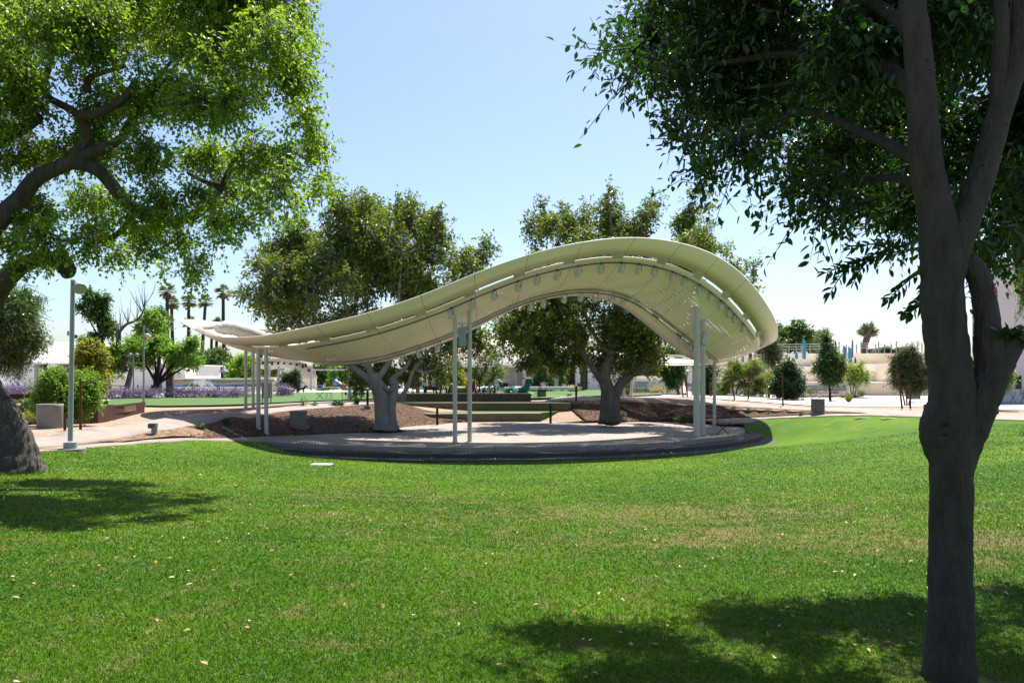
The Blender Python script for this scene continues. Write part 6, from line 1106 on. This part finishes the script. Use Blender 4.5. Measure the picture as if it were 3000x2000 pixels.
def animal(px, d, label, mat, hatmat=None, extra=None):
    "reclining painted animal statue, head up at the right, on a low plinth"
    x = wx(px,d); z = h(x,d); t = thing('animal_statue', label, 'statue', (x,d,z), 'painted animal statues'); k = d/F
    o = bpy.data.meshes.new('b'); V0 = [(-.95,0,.42),(-.4,0,.50),(.15,0,.50),(.55,0,.62),(.68,0,1.0),(.74,0,1.25),(1.02,-.05,1.18)]; R0 = [.30,.36,.34,.30,.24,.27,.17]
    m = M(); a, b = smoothline([(x+p[0]*1.0, d+p[1], z+p[2]) for p in V0], R0, 6); m.tube(a, b, 16); m.ball((x-.95,d,z+.42), .29, 14, 8); m.ball((x+1.05,d-.06,z+1.17), (.17,.16,.16), 12, 8)
    for p in [[(-.8,-.3,.3),(-.35,-.42,.16),(-.95,-.45,.1)],[(.5,-.22,.4),(.75,-.34,.14),(1.15,-.36,.1)],[(-.8,.3,.3),(-.35,.42,.16),(-.95,.45,.1)],[(.5,.22,.4),(.75,.34,.14),(1.15,.36,.1)]]: a, b = smoothline([(x+q[0],d+q[1],z+q[2]) for q in p], [.17,.12,.09], 5); m.tube(a, b, 10)
    m.build('body', mat, t); e = M()
    for s in (-1,1): e.hull8([(x+.66,d+s*.14-.05,z+1.42),(x+.78,d+s*.14-.05,z+1.42),(x+.78,d+s*.14+.05,z+1.42),(x+.66,d+s*.14+.05,z+1.42)], [(x+.68,d+s*.19-.02,z+1.62),(x+.74,d+s*.19-.02,z+1.62),(x+.74,d+s*.19+.02,z+1.62),(x+.68,d+s*.19+.02,z+1.62)])
    e.build('ear', mat, t); ey = M(); ey.ball((x+.90,d-.20,z+1.30), .035, 8, 5); ey.build('eye', mt['dark'], t); M().tube([(x-1.2,d,z+.4),(x-1.4,d-.1,z+.2),(x-1.2,d-.3,z+.06)], .04, 6).build('tail', mat, t)
    if hatmat: M().lathe((x+.72,d,z+1.46), [(.42,0),(.40,.04),(.22,.06),(.20,.24),(.12,.27)], 16).build('hat', hatmat, t)
    return t
animal(1432, 66, 'reclining animal statue painted white with black spots', mspot); an = animal(1522, 66, 'reclining animal statue painted teal green with a straw hat', mt['green'], surf('straw_hat', (.45,.33,.18), .8, .2, 20, .2)); x = wx(1522,66); z = h(x,66); M().lathe((x-.35,65.62,z+.48), [(.25,0),(.22,.05),(.05,.06)], 18, Matrix.Rotation(R(90),3,'X')).build('emblem', mt['white'], an)
animal(1352, 68, 'reclining animal statue painted orange and pink behind the columns', surf('patchwork_paint', (.55,.12,.03), .5, .3, 5, 0, col2=(.10,.35,.12)))
t = thing('figure_statue', 'small red and white standing figure statue', 'statue', V(1388,1146,67)); x = wx(1388,67); z = h(x,67); m = M(); m.lathe((x,67,z), [(.18,0),(.26,.3),(.30,.7),(.20,1.0),(.12,1.08)], 14); m.build('body', mt['red'], t); M().ball((x,67,z+1.22), .17, 12, 8).build('head', mt['orange'], t); M().box((x+.1,66.8,z+.8), (.2,.12,.25), .3).build('scarf', mt['white'], t)
k_ = thing('sculpture', 'tall red sculpture of upright rods with a blue streak', 'sculpture', V(1272,1142,70)); d = 70
M().pbox(1244, 1270, 1104, 1143, 70, 1.0).build('drum', mt['red'], k_, bevel=.2)
for i, (a, t_) in enumerate([(1271,1080),(1277,1074),(1283,1070),(1289,1078),(1293,1084)]): M().tube([V(a,1143,70+.1*(i%2)), V(a+1,t_,70)], .10, 8).build('rod', mt['red'] if i != 2 else mt['blue'], k_)
M().tube([V(1279,1143,69.8), V(1281,1080,69.8)], .05, 6).build('rod', mt['orange'], k_)
# ------------------------------------------------------------------ mobility scooter, bicycle, lounge chairs
t = thing('mobility_scooter', 'red mobility scooter partly behind the round shrub', 'scooter', at(290,1186,0)); x, y, z = at(290,1186,0); M().box((x,y,.42), (.42,1.1,.16)).build('deck', mt['red'], t, bevel=.04); M().box((x,y-.35,.72), (.44,.16,.55), 0, Matrix.Rotation(R(-12),3,'X')).build('tiller', mt['red'], t, bevel=.05); s_ = M(); s_.box((x,y+.25,.75), (.46,.42,.10)); s_.box((x,y+.44,1.02), (.44,.10,.52)); s_.build('seat', mt['rubber'], t, bevel=.03)
for sx2, sy2 in ((-.2,-.5),(.2,-.5),(-.22,.42),(.22,.42)): M().lathe((x+sx2,y+sy2,.16), [(.08,-.05),(.16,-.045),(.16,.045),(.08,.05)], 16, Matrix.Rotation(R(90),3,'Y')).build('wheel', mt['rubber'], t)
M().tube([(x-.25,y-.42,1.0),(x+.25,y-.42,1.0)], .025, 6).build('handlebar', mt['dark'], t); M().box((x,y-.62,.62), (.30,.2,.24)).build('basket', mt['galv'], t)
t = thing('bicycle', 'dark bicycle parked before the white library annex', 'bicycle', V(1497,1134,86)); x, d = wx(1497,86), 86; z = h(x,d)
for s in (-.5,.5): w = M().tube([(x+s+.33*math.cos(a), d, z+.35+.33*math.sin(a)) for a in np.linspace(0,6.283,21)], .025, 6).build('wheel', mt['rubber'], t)
M().tube([(x-.5,d,z+.35),(x-.15,d,z+.80),(x+.35,d,z+.78),(x,d,z+.35),(x-.5,d,z+.35)], .02, 6).tube([(x+.5,d,z+.35),(x+.32,d,z+.95)], .02, 6).tube([(x,d,z+.35),(x-.18,d,z+.92)], .02, 6).build('frame', mt['dark'], t); M().box((x-.19,d,z+.94), (.24,.12,.05)).build('saddle', mt['rubber'], t); M().tube([(x+.3,d-.25,z+.98),(x+.32,d,z+.96),(x+.3,d+.25,z+.98)], .016, 6).build('handlebar', mt['dark'], t)
for px, lab in ((1469,'left of two dark green lounge chairs by the library wall'),(1482,'right of two dark green lounge chairs by the library wall')):
    d = 86; x = wx(px,d); z = h(x,d); t = thing('lounge_chair', lab, 'chair', (x,d,z), 'dark green lounge chairs'); M().box((x,d,z+.36), (.5,.55,.06), 0, Matrix.Rotation(R(12),3,'X')).build('seat', mt['darkgreen'], t); M().box((x,d+.32,z+.70), (.5,.06,.75), 0, Matrix.Rotation(R(-20),3,'X')).build('backrest', mt['darkgreen'], t); [M().box((x+s*.3,d,z+.3), (.06,.6,.6)).build('armrest', mt['darkgreen'], t) for s in (-1,1)]
# ------------------------------------------------------------------ people
mt['skin'] = surf('skin_brown', (.25,.13,.085), .6, .06, 9, 0); mt['skin2'] = surf('skin_light', (.48,.28,.20), .6, .06, 9, 0); mt['hair'] = surf('dark_hair', (.02,.015,.012), .7, .2, 30, .2); mt['hairgrey'] = surf('grey_hair', (.35,.33,.31), .7, .2, 30, .2)
cl = {k: surf(k+'_cloth', c, .85, .12, 6, .2, 30) for k, c in dict(maroon=(.22,.02,.018), white=(.74,.72,.74), navy=(.035,.04,.10), lav=(.38,.34,.46), black=(.012,.012,.014), yellow=(.70,.42,.03), orange=(.6,.2,.03), greyw=(.6,.6,.62)).items()}
def person(px, d, hgt, label, shirt, shorts, skin, hair, belly=.0, face=0.0, legs='bare', long_=False, armpose=0, z=None):
    x = wx(px,d); z = h(x,d) if z is None else z; s = hgt/1.75; t = thing('person', label, 'person', (x,d,z), 'people on the plaza'); ca, sa = math.cos(face), math.sin(face)
    def q(a, b, c): return (x + s*(a*ca - b*sa), d + s*(a*sa + b*ca), z + s*c)
    pts = [(0,0,.95,.145),(0,0,1.10,.15+belly*.4),(0,0,1.28,.155+belly*.2),(0,0,1.42,.12),(0,0,1.50,.058),(0,-.01,1.60,.092),(0,-.01,1.69,.085)]; ed = [(i,i+1) for i in range(6)]
    def chain(root, lst):
        p = root
        for c in lst: pts.append(c); ed.append((p, len(pts)-1)); p = len(pts)-1
        return p
    for sg in (-1, 1):
        chain(0, [(sg*.10,0,.86,.095),(sg*.115,-.01,.48,.062),(sg*.12,.02,.10,.042),(sg*.125,-.13,.035,.036)])
        el = (sg*.25,-.02,1.12,.042); wr = (sg*.24,-.20,.95,.032) if armpose == 0 else ((sg*.10,-.30,1.12,.032) if armpose == 1 else (sg*.25,-.03,.88,.032))
        w_ = chain(3, [(sg*.19,0,1.40,.062), el, wr]); dx = (0,-.06,-.05) if armpose != 2 else (0,-.01,-.08); pm = chain(w_, [(wr[0]+dx[0],wr[1]+dx[1],wr[2]+dx[2],.030)])
        for f in range(5): o_f = (f-2)*.017; chain(pm, [(wr[0]+dx[0]*1.5+o_f, wr[1]+dx[1]*1.6, wr[2]+dx[2]*1.7-abs(f-2)*-.004, .0085),(wr[0]+dx[0]*2+o_f*1.2, wr[1]+dx[1]*2.1, wr[2]+dx[2]*2.4, .007)])
    me = bpy.data.meshes.new('body'); me.from_pydata([q(*p[:3]) for p in pts], ed, []); me.update(); o = bpy.data.objects.new('body', me); COL.objects.link(o)
    o.modifiers.new('s', 'SKIN'); 
    for i, p in enumerate(pts): sv = me.skin_vertices[0].data[i]; sv.radius = (p[3]*s, p[3]*s*(.8 if i in (0,1,2,3) and belly < .05 else 1)); sv.use_root = (i == 0)
    ss = o.modifiers.new('u', 'SUBSURF'); ss.levels = 2; ss.render_levels = 2; dg_ = bpy.context.evaluated_depsgraph_get(); dg_.update(); me2 = bpy.data.meshes.new_from_object(o.evaluated_get(dg_)); bpy.data.objects.remove(o)
    for v in me2.vertices: v.co = v.co - Vector((x,d,z))
    me2.materials.clear(); me2.materials.append(skin); ob = bpy.data.objects.new('body', me2); COL.objects.link(ob); ob.parent = t; [setattr(p_, 'use_smooth', True) for p_ in me2.polygons]
    b_ = .04+belly
    def ring(lst, n=16): 
        P = []; 
        for c, rx, ry in lst: P += [q(c[0]+rx*math.cos(2*math.pi*k/n), c[1]+ry*math.sin(2*math.pi*k/n), c[2]) for k in range(n)]
        f = [(i*n+k, i*n+(k+1)%n, (i+1)*n+(k+1)%n, (i+1)*n+k) for i in range(len(lst)-1) for k in range(n)]; return P, f
    m = M(); P, f = ring([((0,-b_*.4,.84 if not long_ else .55),.20+belly*.6,.15+belly),((0,-b_*.5,1.05),.205+belly*.7,.16+belly),((0,-b_*.2,1.25),.215+belly*.3,.165+belly*.4),((0,0,1.40),.205,.125),((0,0,1.47),.11,.085)]); m.add(P, f, True)
    for sg in (-1,1): m.tube([q(sg*.17,0,1.41), q(sg*.235,-.01,1.24), q(sg*.25,-.02,1.15)], [.088*s,.078*s,.076*s], 12)
    m.build('shirt', shirt, t); m = M(); P, f = ring([((0,0,.78),.19,.14),((0,0,.98),.195,.15)]); m.add(P, f, True); lo = .52 if legs == 'bare' else .09
    for sg in (-1,1): m.tube([q(sg*.10,0,.90), q(sg*.115,-.005,lo+.12), q(sg*.12,.0,lo)], [.118*s,.10*s,.098*s if legs == 'bare' else .085*s], 12)
    m.build('trousers' if legs != 'bare' else 'shorts', shorts, t); m = M()
    for sg in (-1,1): m.ball(q(sg*.122,-.055,.04), (.052*s,.13*s,.045*s), 10, 6)
    m.build('shoes', mt['dark'], t); m = M(); P, f = ring([((0,.012,1.61),.104,.112),((0,.012,1.69),.108,.112),((0,.01,1.75),.085,.09),((0,.01,1.785),.03,.03)]); m.add(P, f, True); m.build('hair', hair, t)
    m = M(); [m.ball(q(sg*.034,-.098,1.645), .012*s, 8, 5) for sg in (-1,1)]; m.build('eyes', mt['dark'], t); m = M(); m.ball(q(0,-.11,1.61), (.014*s,.02*s,.022*s), 8, 5); m.ball(q(0,-.098,1.565), (.028*s,.01*s,.007*s), 8, 5); [m.ball(q(sg*.1,0,1.63), (.012*s,.022*s,.03*s), 8, 5) for sg in (-1,1)]; m.build('face_features', skin, t)
    return t
person(1224, 60.5, 1.80, 'heavy person in a maroon shirt and lavender trousers facing right', cl['maroon'], cl['lav'], mt['skin'], mt['hair'], .10, R(75), 'long', armpose=1)
person(1246, 59.0, 1.85, 'heavy person in a long white shirt and navy trousers facing left', cl['white'], cl['navy'], mt['skin'], mt['hair'], .12, R(-70), 'long', armpose=1)
person(1274, 62.0, 1.74, 'person in a white patterned top and black shorts beside the red sculpture', cl['greyw'], cl['black'], mt['skin'], mt['hair'], .03, R(-30), armpose=1)
person(1961, 80.0, 1.72, 'person in a yellow top and navy shorts below the round staked tree', cl['yellow'], cl['navy'], mt['skin2'], mt['hair'], .02, R(20), armpose=2)
person(1984, 80.5, 1.72, 'person in white shorts below the round staked tree', cl['white'], cl['white'], mt['skin2'], mt['hairgrey'], .02, R(-10), armpose=2)
person(2039, 80.0, 1.66, 'person in a long black dress right of the white pole', cl['black'], cl['black'], mt['skin2'], mt['hair'], .02, R(60), long_=True, armpose=2)
person(2066, 78.0, 1.60, 'person in an orange top half hidden by the stage columns', cl['orange'], cl['greyw'], mt['skin2'], mt['hair'], .02, R(40), armpose=2)
person(872, 84.0, 1.75, 'person all in black standing before the second canopy', cl['black'], cl['black'], mt['skin'], mt['hair'], .04, R(-60), 'long', long_=True, armpose=2)
# black dog beside that person
x, d = wx(884,84), 84.0; z = h(x,d); t = thing('dog', 'black dog standing beside the person in black', 'dog', (x,d,z)); m = M()
a, b = smoothline([(x-.30,d,z+.42),(x-.10,d,z+.43),(x+.12,d,z+.45),(x+.26,d,z+.50),(x+.36,d,z+.68),(x+.50,d,z+.70),(x+.62,d,z+.66)], [.10,.105,.125,.12,.085,.09,.045], 5); m.tube(a, b, 12)
for lx, hnd in ((-.28,1),(.20,0)):
    for s in (-1,1):
        pts = [(x+lx,d+s*.08,z+.40),(x+lx+.07,d+s*.08,z+.27),(x+lx-.07,d+s*.08,z+.15),(x+lx-.03,d+s*.08,z+.02),(x+lx+.05,d+s*.08,z+.02)] if hnd else [(x+lx,d+s*.08,z+.40),(x+lx-.02,d+s*.08,z+.20),(x+lx,d+s*.08,z+.03),(x+lx+.06,d+s*.08,z+.02)]
        m.tube(pts, [.07,.045,.03,.028,.03][:len(pts)], 8)
m.build('body', cl['black'], t); M().tube([(x-.36,d,z+.46),(x-.48,d,z+.55),(x-.56,d,z+.70)], [.035,.025,.012], 6).build('tail', cl['black'], t); e = M(); [e.ball((x+.42,d+s*.07,z+.80), (.03,.02,.07), 8, 5) for s in (-1,1)]; e.build('ear', cl['black'], t)
# ------------------------------------------------------------------ turf blades near the camera and leaf litter
rng = np.random.default_rng(99)
def blades(n, y0, y1, wd):
    y = y0*(y1/y0)**rng.random(n); x = (rng.random(n)*2-1)*(y*.70+.4); k = inpoly(x, y, lawn_poly) & (np.hypot(x-2.72, y-4.72) > .21); x, y = x[k], y[k]; z = H(x, y) - .004; n = len(x); hgt = .034; wd = wd*(y/4.5)**.85
    a = rng.uniform(0,6.283,n); l = hgt*(.55+.8*rng.random(n)); lean = rng.normal(size=(n,2))*.55; A = norm(np.column_stack([lean, np.ones(n)])); s = np.column_stack([np.cos(a), np.sin(a), np.zeros(n)]); w = (wd*(.7+.6*rng.random(n)))[:,None]; P = np.column_stack([x,y,z]); mid = P + A*(l*.55)[:,None]; bend = np.column_stack([lean*.6*l[:,None], -.10*l]); tip = P + A*l[:,None] + bend
    v = np.stack([P-s*w*.5, P+s*w*.5, mid+s*w*.42, mid-s*w*.42, tip], 1).reshape(-1,3); i = np.arange(n)[:,None]*5; return v, (i+np.array([[0,1,2,3]])).astype(np.int64), (i+np.array([[3,2,4]])).astype(np.int64)
g = M(); v, f4, f3 = blades(540000, 3.4, 30.0, .0042); g.add(v, f4, True); g.c.append((np.zeros((0,3)), f3 + (g.n - len(v)), True))
go = g.build('turf_grass', mt['blades']); tag(go, 'short green grass blades of the near lawn', 'grass', kind='stuff')
lit = leafmat('fallen_leaf_colours', [(0,(.30,.17,.06)),(.35,(.45,.33,.16)),(.6,(.52,.45,.30)),(.8,(.42,.22,.03)),(1,(.20,.08,.03))], .15, .5, .3, (.5,.35,.1))
n = 1100; y = 3.6 + 26*rng.random(n)**1.0; x = (rng.random(n)*2-1)*(y*.72+.6); k = inpoly(x, y, lawn_poly); x, y = x[k], y[k]; n = len(x); a = rng.uniform(0,6.283,n); c = M()
leafmesh(c, rng, np.column_stack([x,y,H(x,y)+.034]), norm(np.column_stack([np.cos(a),np.sin(a),rng.normal(size=n)*.25])), norm(rng.normal(size=(n,3))*.35+[0,0,1]), .052, .026, True)
tag(c.build('leaf_litter', lit), 'dry tan and orange fallen leaves scattered on the lawn', 'leaves', kind='stuff')
n = 500; th_ = rng.uniform(20,130,n); rr = rng.uniform(0,1,n); P = np.array([ell(12.2+2.6*q, 11.6+2.1*q, R(t)) for t, q in zip(th_, rr)]); zf = np.where(rr < .42, FZ, np.where(rr < .72, FZ-.165, FZ-.325)); c = M(); a = rng.uniform(0,6.283,n)
leafmesh(c, rng, np.column_stack([P, np.maximum(zf, H(P[:,0],P[:,1]))+.02]), norm(np.column_stack([np.cos(a),np.sin(a),rng.normal(size=n)*.2])), norm(rng.normal(size=(n,3))*.3+[0,0,1]), .085, .05, True); tag(c.build('leaf_litter', lit), 'fallen leaves lying on the curved steps', 'leaves', kind='stuff')
